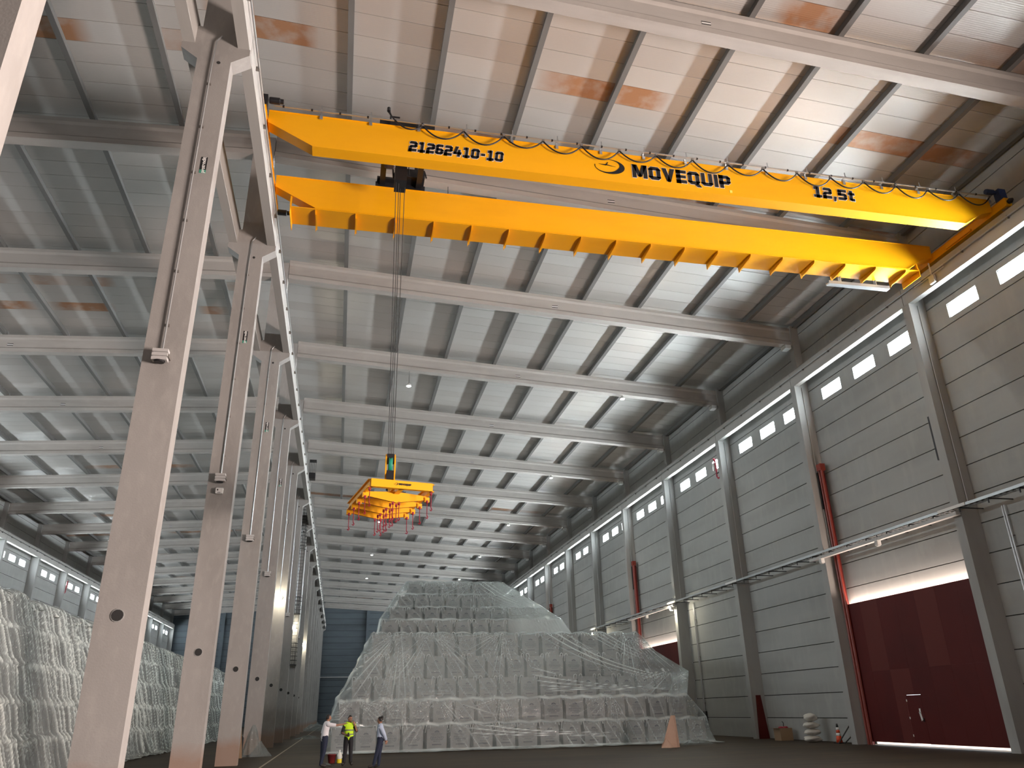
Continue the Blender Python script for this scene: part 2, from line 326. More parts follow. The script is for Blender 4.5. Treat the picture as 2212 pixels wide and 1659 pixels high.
# roof: two slopes of long sheets on purlins
def slope_mesh(sgn, y0, y1, zoff, t, mt, name, xend):
    xs = [RIDGE, xend]; vs = []
    for x in xs:
        for (y, dz) in ((y0, 0), (y1, 0), (y1, t), (y0, t)): vs.append((x, y, zb(x)+zoff+dz))
    return MB().add(vs, [(0,1,2,3),(7,6,5,4),(0,4,5,1),(1,5,6,2),(2,6,7,3),(3,7,4,0)]).mesh(name, mt)
prof = [(-0.10, 0), (0.10, 0), (0.10, 0.05), (0.055, 0.075), (0.055, 0.3), (-0.055, 0.3), (-0.055, 0.075), (-0.10, 0.05)]
pur = MB().prism(prof, 'y', 0, D-0.02).mesh('purlin', M['purlin'])
for sgn, nm, lab, xend in ((1, 'ceiling', 'roof of long pale sheets over the right aisle with the crane', 25.0), (-1, 'ceiling', 'roof of long pale sheets over the left aisle', XL-0.25)):
    c = struct(link(nm, slope_mesh(sgn, YF-0.3, YB+0.3, 0.37, 0.06, M['joint'], nm, xend)), lab, 'roof')
    sm = slope_mesh(sgn, 0.010, 0.950, 0.302, 0.06, M['roof'], 'roof_sheet', xend)
    for i in range(204): link('roof_sheet', sm, c, (0, YF+0.5+i*0.96, 0))
    for n in range(1, 9):
        x = RIDGE+0.03+sgn*3.225*n
        for k in range(0, 17): link('purlin', pur, c, (x, yk(k)+0.235, zb(x)))
    xw = RIDGE+sgn*28.75
    MB().prism([(p[0]+xw, p[1]+zb(xw)) for p in prof], 'y', YF, YB).build('eaves_purlin', M['purlin'], c)

# columns of the middle row
cprof = [(-4.63, 0), (-3.79, 0), (-3.79, 17.68), (-3.35, 18.0), (-3.35, 18.2), (-3.66, 18.2), (-3.66, 18.8), (-3.82, 18.8), (-3.82, 23.3), (-4.62, 23.3), (-4.62, 18.8), (-4.76, 18.8), (-4.76, 18.2), (-5.07, 18.2), (-5.07, 18.0), (-4.63, 17.68)]
def column_mesh():
    # front and back faces split so that they stay convex
    b = MB()
    for part in ([(-4.63, 0), (-3.79, 0), (-3.79, 17.68), (-4.63, 17.68)],
                 [(-4.63, 17.68), (-3.79, 17.68), (-3.35, 18.0), (-3.35, 18.2), (-5.07, 18.2), (-5.07, 18.0)],
                 [(-4.76, 18.2), (-3.66, 18.2), (-3.66, 18.8), (-4.76, 18.8)], [(-4.62, 18.8), (-3.82, 18.8), (-3.82, 23.3), (-4.62, 23.3)]):
        n = len(part); v0 = [(p[0]-RIDGE, 0, p[1]) for p in part]; v1 = [(p[0]-RIDGE, 0.45, p[1]) for p in part]
        fs = [tuple(range(n)), tuple(range(2*n-1, n-1, -1))]
        for i in range(n): fs.append((i, n+i, n+(i+1) % n, (i+1) % n))
        b.add(v0+v1, fs)
    return b.mesh('concrete_column', M['column'])
cme = column_mesh()
ring_me = MB().lathe([(0.11, -0.012), (0.125, -0.012), (0.125, 0.0), (0.11, 0.0)], (0, 0, 0), 14, 'y').mesh('hole_rim', M['pillar'])
hole_me = MB().lathe([(0.0, -0.017), (0.108, -0.017), (0.108, 0.0)], (0, 0, 0), 14, 'y').mesh('drain_hole', M['joint'])
small_hole = MB().lathe([(0.0, -0.004), (0.05, -0.004), (0.05, 0.0)], (0, 0, 0), 10, 'y').mesh('small_hole', M['joint'])
def text_mesh(s, size, mt, depth=0.004, bold=0.0):
    cu = bpy.data.curves.new('t', 'FONT'); cu.body = s; cu.size = size; cu.extrude = depth; cu.offset = bold; cu.align_x = 'CENTER'; cu.align_y = 'CENTER'
    o = bpy.data.objects.new('t', cu); COL.objects.link(o); dg = bpy.context.evaluated_depsgraph_get()
    me = bpy.data.meshes.new_from_object(o.evaluated_get(dg)); bpy.data.objects.remove(o); bpy.data.curves.remove(cu)
    me.materials.clear(); me.materials.append(mt); return me
st_me = MB().box(-0.075, 0.075, -0.006, 0, -0.14, 0.24, 0).box(-0.075, 0.075, -0.006, 0, -0.24, -0.14, 1).mesh('sticker', [M['dark'], M['teal']])
pt_me = text_mesh('protendit', 0.125, M['white'], 0.002, 0.004)
tg_me = MB().box(-0.16, 0.16, -0.006, 0, 0.03, 0.07).box(-0.16, 0.16, -0.006, 0, -0.07, -0.03).box(-0.16, 0.16, -0.004, 0, -0.03, 0.03, 1).mesh('marker_plate', [M['dark'], M['white']])
columns = {}
for k in range(0, 18):
    if k == 0: lab = 'nearest concrete column of the middle row, cut by the top left picture corner'
    else:
        feat = {1: 'large concrete column in front of the wrapped stack, its floodlight dark', 2: 'concrete column with a white box below its dark floodlight'}.get(k)
        lab = (feat or 'grey concrete column with crane corbels') + ', %s full column from the camera in middle row' % ORD[k]
    c = tag(link('concrete_column', cme, None, (RIDGE, yk(k), 0)), lab, 'column', 'columns of the middle row'); columns[k] = c
    if 1 <= k <= 9:
        r = link('hole_rim', ring_me, c, (-0.02, 0, 3.62)); link('drain_hole', hole_me, r)
        link('small_hole', small_hole, c, (0.12, 0, 17.62))
    if 1 <= k <= 4:
        s = link('sticker', st_me, c, (0.17, 0, 14.3)); t = link('lettering', pt_me, s, (0.0, -0.0075, 0))
        t.rotation_euler = (math.radians(90), math.radians(-90), 0)
    if 5 <= k <= 9: p = link('marker_plate', tg_me, c, (0.05, 0, 14.2)); p.rotation_euler = (0, math.radians(90), 0)

# roof beams, one over each aisle at every column
def beam_mesh(x0, x1, name):
    sec = [(0, 0), (0, -0.17), (0.075, -0.27), (0.075, -0.76), (0, -0.86), (0, -1.08), (0.45, -1.08), (0.45, -0.86), (0.375, -0.76), (0.375, -0.27), (0.45, -0.17), (0.45, 0)]
    n = len(sec); vs = [(x0, y, zb(x0)+z) for y, z in sec]+[(x1, y, zb(x1)+z) for y, z in sec]
    fs = [(i, (i+1) % n, n+(i+1) % n, n+i) for i in range(n)]
    if x1 < x0: fs = [f[::-1] for f in fs]
    # end caps: flanges and web
    for o in (0, n): fs += [(o, o+1, o+10, o+11), (o+1, o+2, o+9, o+10), (o+2, o+3, o+8, o+9), (o+3, o+4, o+7, o+8), (o+4, o+5, o+6, o+7)]
    return MB().add(vs, fs).mesh(name, M['beam'])
bR, bL = beam_mesh(-3.80, 24.32, 'roof_beam'), beam_mesh(-4.62, XL+0.45, 'roof_beam')
pad_me = MB().box(-0.35, 0.0, -0.02, 0.47, -0.22, 0.0).mesh('bearing_pad', M['white'])
for k in range(0, 18):
    for me, side, x in ((bR, 'right', 10.3), (bL, 'left', -19.9)):
        b = tag(link('roof_beam', me, None, (0, yk(k), 0)),
                ('%s concrete roof beam from the camera across the %s aisle' % (ORD[k], side)) if k else 'unlit concrete roof beam above the camera over the %s aisle' % side, 'beam', 'roof beams over the %s aisle' % side)
        if 1 <= k <= 9: link('marker_plate', tg_me, b, (x, 0.07, zb(x)-0.6))
        if 1 <= k <= 12 and side == 'right': link('bearing_pad', pad_me, b, (24.2, 0, zb(24.2)-1.08))

# crane runways: concrete girder pieces from column to column, steel rail, busbar
def runway(label, x0, x1, sgn, kmax=16):
    t = thing('crane_runway', label, 'runway', (0, yk(0), 0), group='crane runways')
    g = MB().box(x0, x1, 0, D-0.03, 18.2, 19.05).mesh('girder', M['girder'])
    for k in range(0, kmax+1): link('girder', g, t, (0, k*D+0.24, 0))
    xc = (x0+x1)/2; L = (kmax+1)*D
    MB().box(xc-0.05, xc+0.05, 0, L, 19.05, 19.14).build('rail', M['railsteel'], t)
    xb = (x1+0.09) if sgn > 0 else (x0-0.09)
    MB().tube([(xb, 0, 18.74), (xb, L, 18.74)], 0.028, 6).build('busbar', M['steel'], t)
    br = MB().box(min(xb, x1 if sgn > 0 else x0)-0.01, max(xb, x1 if sgn > 0 else x0)+0.01, -0.02, 0.02, 18.66, 18.80).mesh('bracket', M['railsteel'])
    for i in range(int(L/2.4)): link('bracket', br, t, (0, 1.2+i*2.4, 0))
    return t
runway('concrete crane runway on the right corbels of the middle columns', -3.67, -3.37, 1)
runway('concrete crane runway on the left corbels of the middle columns', -5.05, -4.75, -1)
runway('concrete crane runway along the right wall above its windows', 23.92, 24.22, -1)
runway('concrete crane runway along the left wall above its windows', -33.0, -32.7, 1)
# ------------------------------------------------------------------ lettering (square heavy capitals cut from flat plates)
def rc(x0, y0, x1, y1, bl=0, br=0, tr=0, tl=0):
    p = []
    p += [(x0, y0+bl), (x0+bl, y0)] if bl else [(x0, y0)]
    p += [(x1-br, y0), (x1, y0+br)] if br else [(x1, y0)]
    p += [(x1, y1-tr), (x1-tr, y1)] if tr else [(x1, y1)]
    p += [(x0+tl, y1), (x0, y1-tl)] if tl else [(x0, y1)]
    return p
c_ = 0.16
RING = [rc(0, 0.74, 0.86, 1, 0, 0, c_, c_), rc(0, 0, 0.86, 0.26, c_, c_, 0, 0), rc(0, 0.14, 0.29, 0.86), rc(0.57, 0.14, 0.86, 0.86)]
GLY = {
 '0': (RING, 0.86), 'O': (RING, 0.86), 'Q': (RING+[[(0.48, -0.04), (0.66, -0.18), (0.98, -0.18), (0.70, 0.22)]], 0.88),
 '1': ([rc(0.26, 0, 0.56, 1), rc(0.06, 0.74, 0.4, 1), rc(0.04, 0, 0.78, 0.24)], 0.78),
 '2': ([rc(0, 0.74, 0.8, 1, 0, 0, c_, 0.1), rc(0.52, 0.5, 0.8, 0.85), rc(0, 0.38, 0.8, 0.63, 0, 0.1, 0, c_), rc(0, 0, 0.29, 0.5), rc(0, 0, 0.8, 0.26)], 0.8),
 '4': ([[(0, 0.26), (0.27, 0.26), (0.52, 1), (0.22, 1)], rc(0, 0.22, 0.88, 0.46), rc(0.46, 0, 0.75, 0.7)], 0.88),
 '5': ([rc(0, 0.74, 0.78, 1), rc(0, 0.42, 0.29, 0.9), rc(0, 0.40, 0.8, 0.64, 0, 0, c_, 0), rc(0.52, 0.12, 0.8, 0.5), rc(0, 0, 0.8, 0.25, 0, c_, 0, 0)], 0.8),
 '6': ([rc(0, 0.12, 0.29, 0.88), rc(0, 0.75, 0.76, 1, 0, 0, 0.05, c_), rc(0.1, 0.38, 0.82, 0.61, 0, 0, c_, 0), rc(0.54, 0.12, 0.82, 0.5), rc(0, 0, 0.82, 0.24, c_, c_, 0, 0)], 0.82),
 '-': ([rc(0.06, 0.36, 0.5, 0.6)], 0.56), ',': ([[(0.02, -0.2), (0.2, -0.2), (0.32, 0.24), (0.04, 0.24)]], 0.34),
 't': ([rc(0.14, 0.05, 0.43, 0.98), rc(0, 0.56, 0.62, 0.78), rc(0.14, 0, 0.62, 0.24, c_, 0, 0, 0)], 0.62),
 'M': ([rc(0, 0, 0.29, 1), rc(0.81, 0, 1.1, 1), [(0.0, 1), (0.42, 0.12), (0.68, 0.12), (0.36, 1)], [(0.42, 0.12), (0.68, 0.12), (1.1, 1), (0.74, 1)]], 1.1),
 'V': ([[(0, 1), (0.34, 0), (0.62, 0), (0.32, 1)], [(0.34, 0), (0.62, 0), (0.96, 1), (0.64, 1)]], 0.96),
 'E': ([rc(0, 0, 0.29, 1), rc(0, 0.76, 0.74, 1), rc(0, 0.39, 0.70, 0.61), rc(0, 0, 0.74, 0.24)], 0.74),
 'U': ([rc(0, 0.14, 0.29, 1), rc(0.57, 0.14, 0.86, 1), rc(0, 0, 0.86, 0.26, c_, c_, 0, 0)], 0.86),
 'I': ([rc(0, 0, 0.29, 1)], 0.29),
 'P': ([rc(0, 0, 0.29, 1), rc(0, 0.75, 0.84, 1, 0, 0, c_, 0), rc(0.56, 0.42, 0.84, 0.9), rc(0, 0.30, 0.84, 0.54, 0, c_, 0, 0)], 0.84)}
def lettering(s, x0, x1, z0, h, y, slant=0.0, edge=True):
    """returns (letters mesh, white edge mesh) standing on the face y, x from x0 to x1"""
    W = sum(GLY[ch][1]+0.13 for ch in s)-0.13; sx = (x1-x0)/W; c = 0.0; a, e = MB(), MB()
    for ch in s:
        for p in GLY[ch][0]:
            q = [(x0+(c+u+slant*v)*sx, z0+v*h) for u, v in p]
            a.prism(q, 'y', y-0.012, y)
            if edge:
                mx = sum(t[0] for t in q)/len(q); mz = sum(t[1] for t in q)/len(q)
                e.prism([(t[0]+math.copysign(0.014, t[0]-mx), t[1]+math.copysign(0.014, t[1]-mz)) for t in q], 'y', y-0.006, y)
        c += GLY[ch][1]+0.13
    return a, e
def swoosh(cx, cz, w, h, y):
    """open ring that swells to the right, with a small arrow inside"""
    b = MB(); n = 40; out, inn = [], []
    for i in range(n+1):
        a = math.radians(172+i*(300/n)); t = i/n
        th = (0.02+0.24*math.sin(math.pi*min(1, t*1.02))**1.3*(0.42+0.58*math.cos(a-math.radians(-25))))*w*0.8
        out.append((cx+0.5*w*math.cos(a), cz+0.5*h*math.sin(a))); inn.append((cx+(0.5*w-th)*math.cos(a), cz+(0.5*h-th*0.55)*math.sin(a)))
    for i in range(n): b.prism([out[i], out[i+1], inn[i+1], inn[i]], 'y', y-0.012, y)
    b.prism([(cx-0.36*w, cz+0.12*h), (cx-0.12*w, cz+0.05*h), (cx-0.10*w, cz+0.13*h)], 'y', y-0.012, y)
    b.prism([(cx-0.14*w, cz+0.08*h), (cx+0.2*w, cz+0.02*h), (cx-0.10*w, cz+0.13*h)], 'y', y-0.012, y)
    b.prism([(cx-0.14*w, cz+0.1*h), (cx-0.06*w, cz+0.3*h), (cx-0.04*w, cz+0.29*h), (cx-0.09*w, cz+0.12*h)], 'y', y-0.012, y)
    return b

# ------------------------------------------------------------------ bridge crane
crane = thing('bridge_crane', 'yellow double girder overhead bridge crane spanning the right aisle', 'crane', (0, 0, 19.1))
def cpart(mb, name, mt, parent=None, smooth=False):
    o = mb.build(name, mt, parent or crane, smooth)
    if (parent or crane) is crane: o.location.z = -19.1
    return o
ZT = 19.9
gp = [(-3.35, ZT), (-3.35, 19.45), (-1.88, 18.68), (22.5, 18.68), (23.33, 19.2), (23.9, 19.36), (23.9, ZT)]
G1, G2 = 20.73, 24.1
def girder(y):
    b = MB().prism(gp[::-1], 'y', y+0.015, y+0.445)
    b.box(-3.35, 23.9, y-0.01, y+0.47, ZT, ZT+0.025)                       # top flange
    b.box(-1.90, 22.52, y-0.01, y+0.47, 18.655, 18.68)                      # bottom flange
    for (xa, za, xb_, zb_) in ((-3.35, 19.45, -1.88, 18.68), (22.5, 18.68, 23.33, 19.2)):
        b.add([(xa, y-0.01, za-0.02), (xb_, y-0.01, zb_-0.02), (xb_, y+0.47, zb_-0.02), (xa, y+0.47, za-0.02), (xa, y-0.01, za), (xb_, y-0.01, zb_), (xb_, y+0.47, zb_), (xa, y+0.47, za)],
              [(0,3,2,1),(4,5,6,7),(0,1,5,4),(1,2,6,5),(2,3,7,6),(3,0,4,7)])
    return b
g1 = cpart(girder(G1), 'girder', M['yellow']); g2 = cpart(girder(G2), 'girder', M['yellow'])
for y in (G1, G2): cpart(MB().box(-3.2, 23.8, y+0.2, y+0.26, ZT+0.025, ZT+0.07), 'trolley_rail', M['railsteel'], g1 if y == G1 else g2)
for s, xa, xb2, z0, h, sl in (('21262410-10', 1.18, 4.36, 18.94, 0.42, 0.16), ('MOVEQUIP', 9.03, 12.78, 18.96, 0.56, 0.0), ('12,5t', 16.1, 17.82, 19.06, 0.48, 0.08)):
    a, e = lettering(s, xa, xb2, z0, h, G1+0.006, sl)
    a.build('lettering', M['letter'], g1); e.build('lettering_edge', M['white'], g1)
a = swoosh(8.2, 19.30, 1.1, 0.62, G1+0.006); a.build('logo', M['letter'], g1)
MB().box(12.7, 12.8, G1+0.0, G1+0.016, 18.80, 18.90).build('label_plate', mat('yellow_label', (0.75, 0.68, 0.12), 0.5), g1)
# walkway of the far girder with its ribs
cpart(MB().box(-2.75, 23.05, G2, G2+1.08, 18.62, 18.65).box(-2.75, 23.05, G2+1.05, G2+1.08, 18.65, 18.72), 'walkway_plate', M['yellow'])
rib = MB().prism([(G2-0.005, 18.64), (G2+0.03, 18.53), (G2+0.08, 18.50), (G2+0.98, 18.44), (G2+1.02, 18.38), (G2+1.10, 18.38), (G2+1.12, 18.64)], 'x', -0.008, 0.008).box(0.008, 0.06, G2+0.1, G2+1.08, 18.45, 18.455)
rme = rib.mesh('walkway_rib', M['yellow'])
for i in range(18): link('walkway_rib', rme, crane, (-1.87+1.428*i, 0, -19.1))
for x in (-2.75, 23.05):
    cpart(MB().box(x-0.012, x+0.012, G2+0.0, G2+1.12, 18.36, 18.72).box(x-0.03, x+0.03, G2+0.05, G2+0.13, 18.7, 19.5), 'end_plate', M['yellow'])
cpart(MB().box(19.3, 22.2, G2+0.9, G2+1.15, 18.18, 18.24).box(19.3, 22.2, G2+0.9, G2+0.92, 18.24, 18.32).box(19.3, 22.2, G2+1.13, G2+1.15, 18.24, 18.32).box(19.9, 19.93, G2+0.95, G2+1.1, 18.3, 18.6).box(21.6, 21.63, G2+0.95, G2+1.1, 18.3, 18.6), 'cable_channel', M['steel'])
# end carriages, wheels, motors, buffers
for x, side in ((-3.52, -1), (24.07, 1)):
    e = cpart(MB().box(x-0.13, x+0.13, 20.1, 26.0, 19.24, 19.56).box(x-0.16, x+0.16, 20.1, 26.0, 19.56, 19.58).box(x-0.16, x+0.16, 20.1, 26.0, 19.22, 19.24), 'end_carriage', M['yellow'])
    for y in (20.3, 25.6):
        w = MB().lathe([(0.0, -0.06), (0.17, -0.06), (0.17, -0.04), (0.14, -0.035), (0.14, 0.035), (0.17, 0.04), (0.17, 0.06), (0.0, 0.06)], (x, y, 19.315), 18, 'x').build('wheel', M['railsteel'], e)
    for y in (20.1, 26.0):
        MB().lathe([(0.0, 0), (0.09, 0), (0.11, 0.1), (0.05, 0.2), (0, 0.2)] if y > 22 else [(0.0, -0.2), (0.05, -0.2), (0.11, -0.1), (0.09, 0), (0, 0)], (x, y, 19.4), 12, 'y').build('buffer', M['dark'], e)
    mt = mat('motor_blue', (0.015, 0.03, 0.09), 0.45) if side > 0 else M['dark']
    for y in (20.35, 25.3):
        xi = x-side*0.2; 
        MB().lathe([(0, 0), (0.1, 0), (0.11, 0.05), (0.11, 0.32), (0.08, 0.34), (0.08, 0.44), (0, 0.44)], (min(xi, xi-side*0.44), y, 19.98 if y < 22 else 19.15), 14, 'x').build('drive_motor', mt, e)
        MB().box(x-0.16, x+0.16, y-0.13, y+0.13, 19.58 if y < 22 else 19.0, 20.1 if y < 22 else 19.3).build('gear_box', mt, e)
    if side > 0: MB().box(x-0.20, x-0.14, 21.9, 23.3, 19.28, 19.36).build('yellow_bar', M['yellow'], e)
# current collector hanging at the right end
cpart(MB().box(23.78, 23.9, 24.2, 24.5, 18.25, 18.6).box(23.80, 23.83, 23.6, 25.4, 18.70, 18.73).box(23.80, 23.83, 23.6, 25.4, 18.60, 18.63).tube([(23.8, 24.3, 18.6), (23.8, 24.3, 19.2)], 0.03, 6), 'current_collector', M['white'])
# festoon: track on brackets, hangers and cable loops
FY, FZ = 20.58, 20.0
tr = cpart(MB().box(-3.2, 23.9, FY-0.02, FY+0.02, FZ-0.02, FZ+0.02), 'festoon_track', M['steel'])
clip = MB().box(-0.03, 0.03, FY-0.028, FY+0.028, FZ-0.028, FZ+0.028).mesh('track_joint', M['dark'])
for i in range(30): link('track_joint', clip, tr, (-2.9+0.9*i, 0, 0))
bk = MB().box(-0.03, 0.03, FY-0.02, G1+0.06, FZ+0.02, FZ+0.05).box(-0.03, 0.03, G1-0.01, G1+0.06, ZT, FZ+0.05).box(-0.012, 0.012, FY-0.012, FY+0.012, FZ+0.05, FZ+0.22).box(-0.05, 0.05, G1-0.04, G1-0.01, 19.78, ZT).mesh('track_bracket', M['steel'])
for i in range(17): link('track_bracket', bk, crane, (-1.7+1.6*i, 0, -19.1))
hang = MB().box(-0.04, 0.04, FY-0.03, FY+0.03, FZ-0.10, FZ-0.02).mesh('cable_hanger', M['railsteel'])
hx = [0.45, 1.62]+[1.62+1.385*i for i in range(1, 17)]
for x in hx[1:]: link('cable_hanger', hang, crane, (x, 0, -19.1))
for i in range(len(hx)-1):
    xa, xb2 = hx[i], hx[i+1]; za = FZ+0.36 if i == 0 else FZ-0.08; sag = 0.46+0.04*((i*7) % 3-1); pts = []
    for j in range(15):
        t = j/14; pts.append((xa+(xb2-xa)*t, FY-0.03*math.sin(math.pi*t), za*(1-t)+(FZ-0.08)*t-sag*4*t*(1-t)))
    cpart(MB().tube(pts, 0.026, 6), 'festoon_cable', M['dark'], smooth=True)
cpart(MB().tube([(0.55, FY+0.35, ZT), (0.55, FY+0.1, FZ+0.3), (0.48, FY+0.02, FZ+0.42)], 0.03, 6).lathe([(0, 0), (0.06, 0), (0.06, 0.14), (0.03, 0.17), (0, 0.17)], (0.47, FY, FZ+0.36), 10).box(0.55, 0.85, FY+0.02, FY+0.06, FZ+0.16, FZ+0.2), 'tow_arm', M['dark'])

# hoist trolley on the two girders
tr = thing('hoist_trolley', 'black hoist trolley riding on the two yellow crane girders', 'hoist', (1.1, 22.6, ZT+0.07))
def tp(mb, name, mt=M['dark'], sm=False):
    o = mb.build(name, mt, tr, sm); o.location = (-1.1, -22.6, -(ZT+0.07)); return o
for y in (G1+0.23, G2+0.23):
    tp(MB().box(0.2, 2.05, y-0.1, y+0.1, ZT+0.13, ZT+0.34), 'end_truck')
    for x in (0.45, 1.8): tp(MB().lathe([(0, -0.04), (0.10, -0.04), (0.10, 0.04), (0, 0.04)], (x, y, ZT+0.17), 14, 'y'), 'wheel', M['railsteel'])
tp(MB().box(0.35, 0.55, G1+0.3, G2+0.2, ZT+0.2, ZT+0.36).box(1.7, 1.9, G1+0.3, G2+0.2, ZT+0.2, ZT+0.36), 'cross_frame')
tp(MB().lathe([(0, 0), (0.24, 0), (0.24, 0.06), (0.2, 0.08), (0.2, 1.5), (0.24, 1.52), (0.24, 1.58), (0, 1.58)], (1.05, 21.8, ZT+0.0), 18, 'y'), 'rope_drum', M['dark'], True)
tp(MB().box(0.84, 1.24, 22.1, 22.8, 18.78, ZT+0.1).tube([(0.78, 22.2, 18.9), (0.74, 22.2, 19.5), (0.8, 22.25, 19.95)], 0.03, 6).tube([(1.3, 22.2, 19.9), (1.3, 22.2, 19.4), (1.33, 22.2, 19.1)], 0.02, 6), 'rope_frame')
tp(MB().lathe([(0, 0), (0.16, 0), (0.18, 0.08), (0.18, 0.3), (0.12, 0.36), (0, 0.36)], (0.45, 21.5, 18.95), 12, 'x'), 'travel_motor', mat('brown_motor', (0.05, 0.03, 0.025), 0.5))
tp(MB().box(0.25, 1.25, 24.0, 24.75, ZT+0.34, ZT+0.42).box(1.25, 2.0, 23.75, 24.7, ZT+0.34, ZT+0.7).box(1.62, 1.74, 23.9, 24.0, ZT+0.7, ZT+0.98).tube([(1.8, 23.8, ZT+0.72), (2.0, 23.8, ZT+0.66), (2.06, 23.8, ZT+0.4)], 0.03, 6), 'gear_and_brake')
tp(MB().box(1.0, 1.6, 21.3, 21.6, ZT+0.34, ZT+0.75).lathe([(0, 0), (0.14, 0), (0.14, 0.4), (0, 0.4)], (1.2, 21.35, ZT+0.5), 12, 'x'), 'hoist_motor')
for i, (x, y) in enumerate(((0.88, 22.25), (0.98, 22.3), (1.06, 22.6), (1.2, 22.5))):
    xe_ = 1.11+(-0.075, -0.025, 0.03, 0.08)[i]
    tp(MB().tube([(x, y, 18.8), (xe_, 22.5+(y-22.45)*0.3, 8.82)], 0.012, 5), 'wire_rope', M['rope'])
# hook block
hb = thing('hook_block', 'black and yellow hook block with green sheave above the yellow lifting frame', 'hook block', (1.11, 22.5, 8.1))
for s in (-1, 1):
    MB().prism([(0.2*math.sin(a)*0.8, 0.5+0.38*math.cos(a)) for a in [2*math.pi*i/16 for i in range(16)]], 'x', s*0.13-0.02, s*0.13+0.02).box(s*0.13-0.02, s*0.13+0.02, -0.06, 0.06, 0.0, 0.2).build('cheek_plate', M['yellow'], hb)
MB().lathe([(0, -0.06), (0.2, -0.06), (0.23, -0.05), (0.2, 0), (0.23, 0.05), (0.2, 0.06), (0, 0.06)], (0, 0, 0.55), 20, 'x').build('sheave', M['green'], hb, True)
MB().box(-0.11, 0.11, -0.12, 0.12, 0.60, 0.86).build('rope_guard', M['dark'], hb); MB().box(-0.11, 0.11, -0.13, 0.13, 0.06, 0.34).build('block_body', M['dark'], hb)
MB().tube([(0, 0, 0.08), (0, 0, -0.06), (0.09, 0, -0.15), (0.06, 0, -0.25), (-0.03, 0, -0.26), (-0.09, 0, -0.2)], 0.035, 8).build('hook', M['dark'], hb, True)
# lifting frame
sp = thing('lifting_frame', 'yellow lifting frame with red chain hooks hanging from the crane', 'lifting frame', (1.11, 22.5, 7.3), math.radians(11.0))
HU, HV = 0.88, 1.42
def ibeam(b, p, q, h, wdt, z):
    """I beam between two points in plan, top at z"""
    p, q = Vector((*p, 0)), Vector((*q, 0)); d = (q-p).normalized(); n = Vector((-d.y, d.x, 0))
    for (wd_, za, zb2) in ((wdt, z-0.02, z), (0.02, z-h+0.02, z-0.02), (wdt, z-h, z-h+0.02)):
        a = [p+n*wd_/2, p-n*wd_/2, q-n*wd_/2, q+n*wd_/2]
        b.add([(*v.xy, za) for v in a]+[(*v.xy, zb2) for v in a], [(0,1,2,3)[::-1],(4,5,6,7),(0,1,5,4)[::-1],(1,2,6,5)[::-1],(2,3,7,6)[::-1],(3,0,4,7)[::-1]])
for pnm, p, q in (('front_beam', (-HU, -HV), (HU, -HV)), ('rear_beam', (-HU, HV), (HU, HV)), ('side_beam', (-HU, -HV), (-HU, HV)), ('side_beam', (HU, -HV), (HU, HV)), ('spine_beam', (0, -HV), (0, HV))):
    b = MB(); ibeam(b, p, q, 0.22, 0.14, 0.45); o = b.build(pnm, M['yellow'], sp)
    if pnm == 'front_beam':
        MB().box(-HU, HU, -HV-0.075, -HV-0.065, 0.23, 0.45).build('face_plate', M['yellow'], o)
        l, _ = lettering('MOVEQUIP', -0.1, 0.25, 0.32, 0.055, -HV-0.074, 0, False); l.build('lettering', M['letter'], o)
        swoosh(-0.18, 0.35, 0.12, 0.07, -HV-0.074).build('logo', M['letter'], o)
hookb = MB().lathe([(0.02, 0), (0.035, 0.01), (0.035, 0.04), (0.02, 0.05)], (0, 0, -0.06), 8).tube([(0, 0, -0.04), (0, 0, -0.40)], 0.012, 5).tube([(0, 0, -0.40), (0.03, 0, -0.46), (0.01, 0, -0.50), (-0.03, 0, -0.47)], 0.016, 5).box(-0.03, 0.03, -0.02, 0.02, -0.02, 0.03)
hme = hookb.mesh('chain_hook', M['redhook'])
block_me = MB().box(-0.07, 0.07, -0.05, 0.05, -0.08, 0.06).box(-0.05, 0.05, -0.06, -0.05, -0.06, 0.04).mesh('end_bracket', M['yellow'])
for v in (-0.85, -0.1, 0.62, 1.30):
    b = MB()
    for s in (-1, 1):
        b.add([(s*HU, v-0.012, 0.12), (0, v-0.012, -0.02), (0, v-0.012, 0.30), (s*HU, v-0.012, 0.24), (s*HU, v+0.012, 0.12), (0, v+0.012, -0.02), (0, v+0.012, 0.30), (s*HU, v+0.012, 0.24)],
              [(0,1,2,3),(7,6,5,4),(0,4,5,1),(1,5,6,2),(2,6,7,3),(3,7,4,0)])
        b.add([(s*HU, v-0.035, 0.12), (0, v-0.035, -0.02), (0, v+0.035, -0.02), (s*HU, v+0.035, 0.12)], [(0,1,2,3)])
    arm = b.build('cross_arm', M['yellow'], sp)
    for s in (-1, 1):
        link('end_bracket', block_me, arm, (s*(HU+0.02), v, 0.14)); link('chain_hook', hme, sp, (s*(HU+0.02), v-0.05, 0.08))
        link('chain_hook', hme, sp, (s*0.09, v, -0.02)); link('chain_hook', hme, sp, (s*0.09, v+0.3, 0.0)) if v < 1 else None
for s in (-1, 1): link('chain_hook', hme, sp, (s*HU, -HV+0.08, 0.2))
MB().box(-0.05, 0.05, -0.12, 0.12, 0.45, 0.62).tube([(0, -0.1, 0.58), (0, 0, 0.62), (0, 0.1, 0.58)], 0.03, 6).build('lifting_eye', M['yellow'], sp)
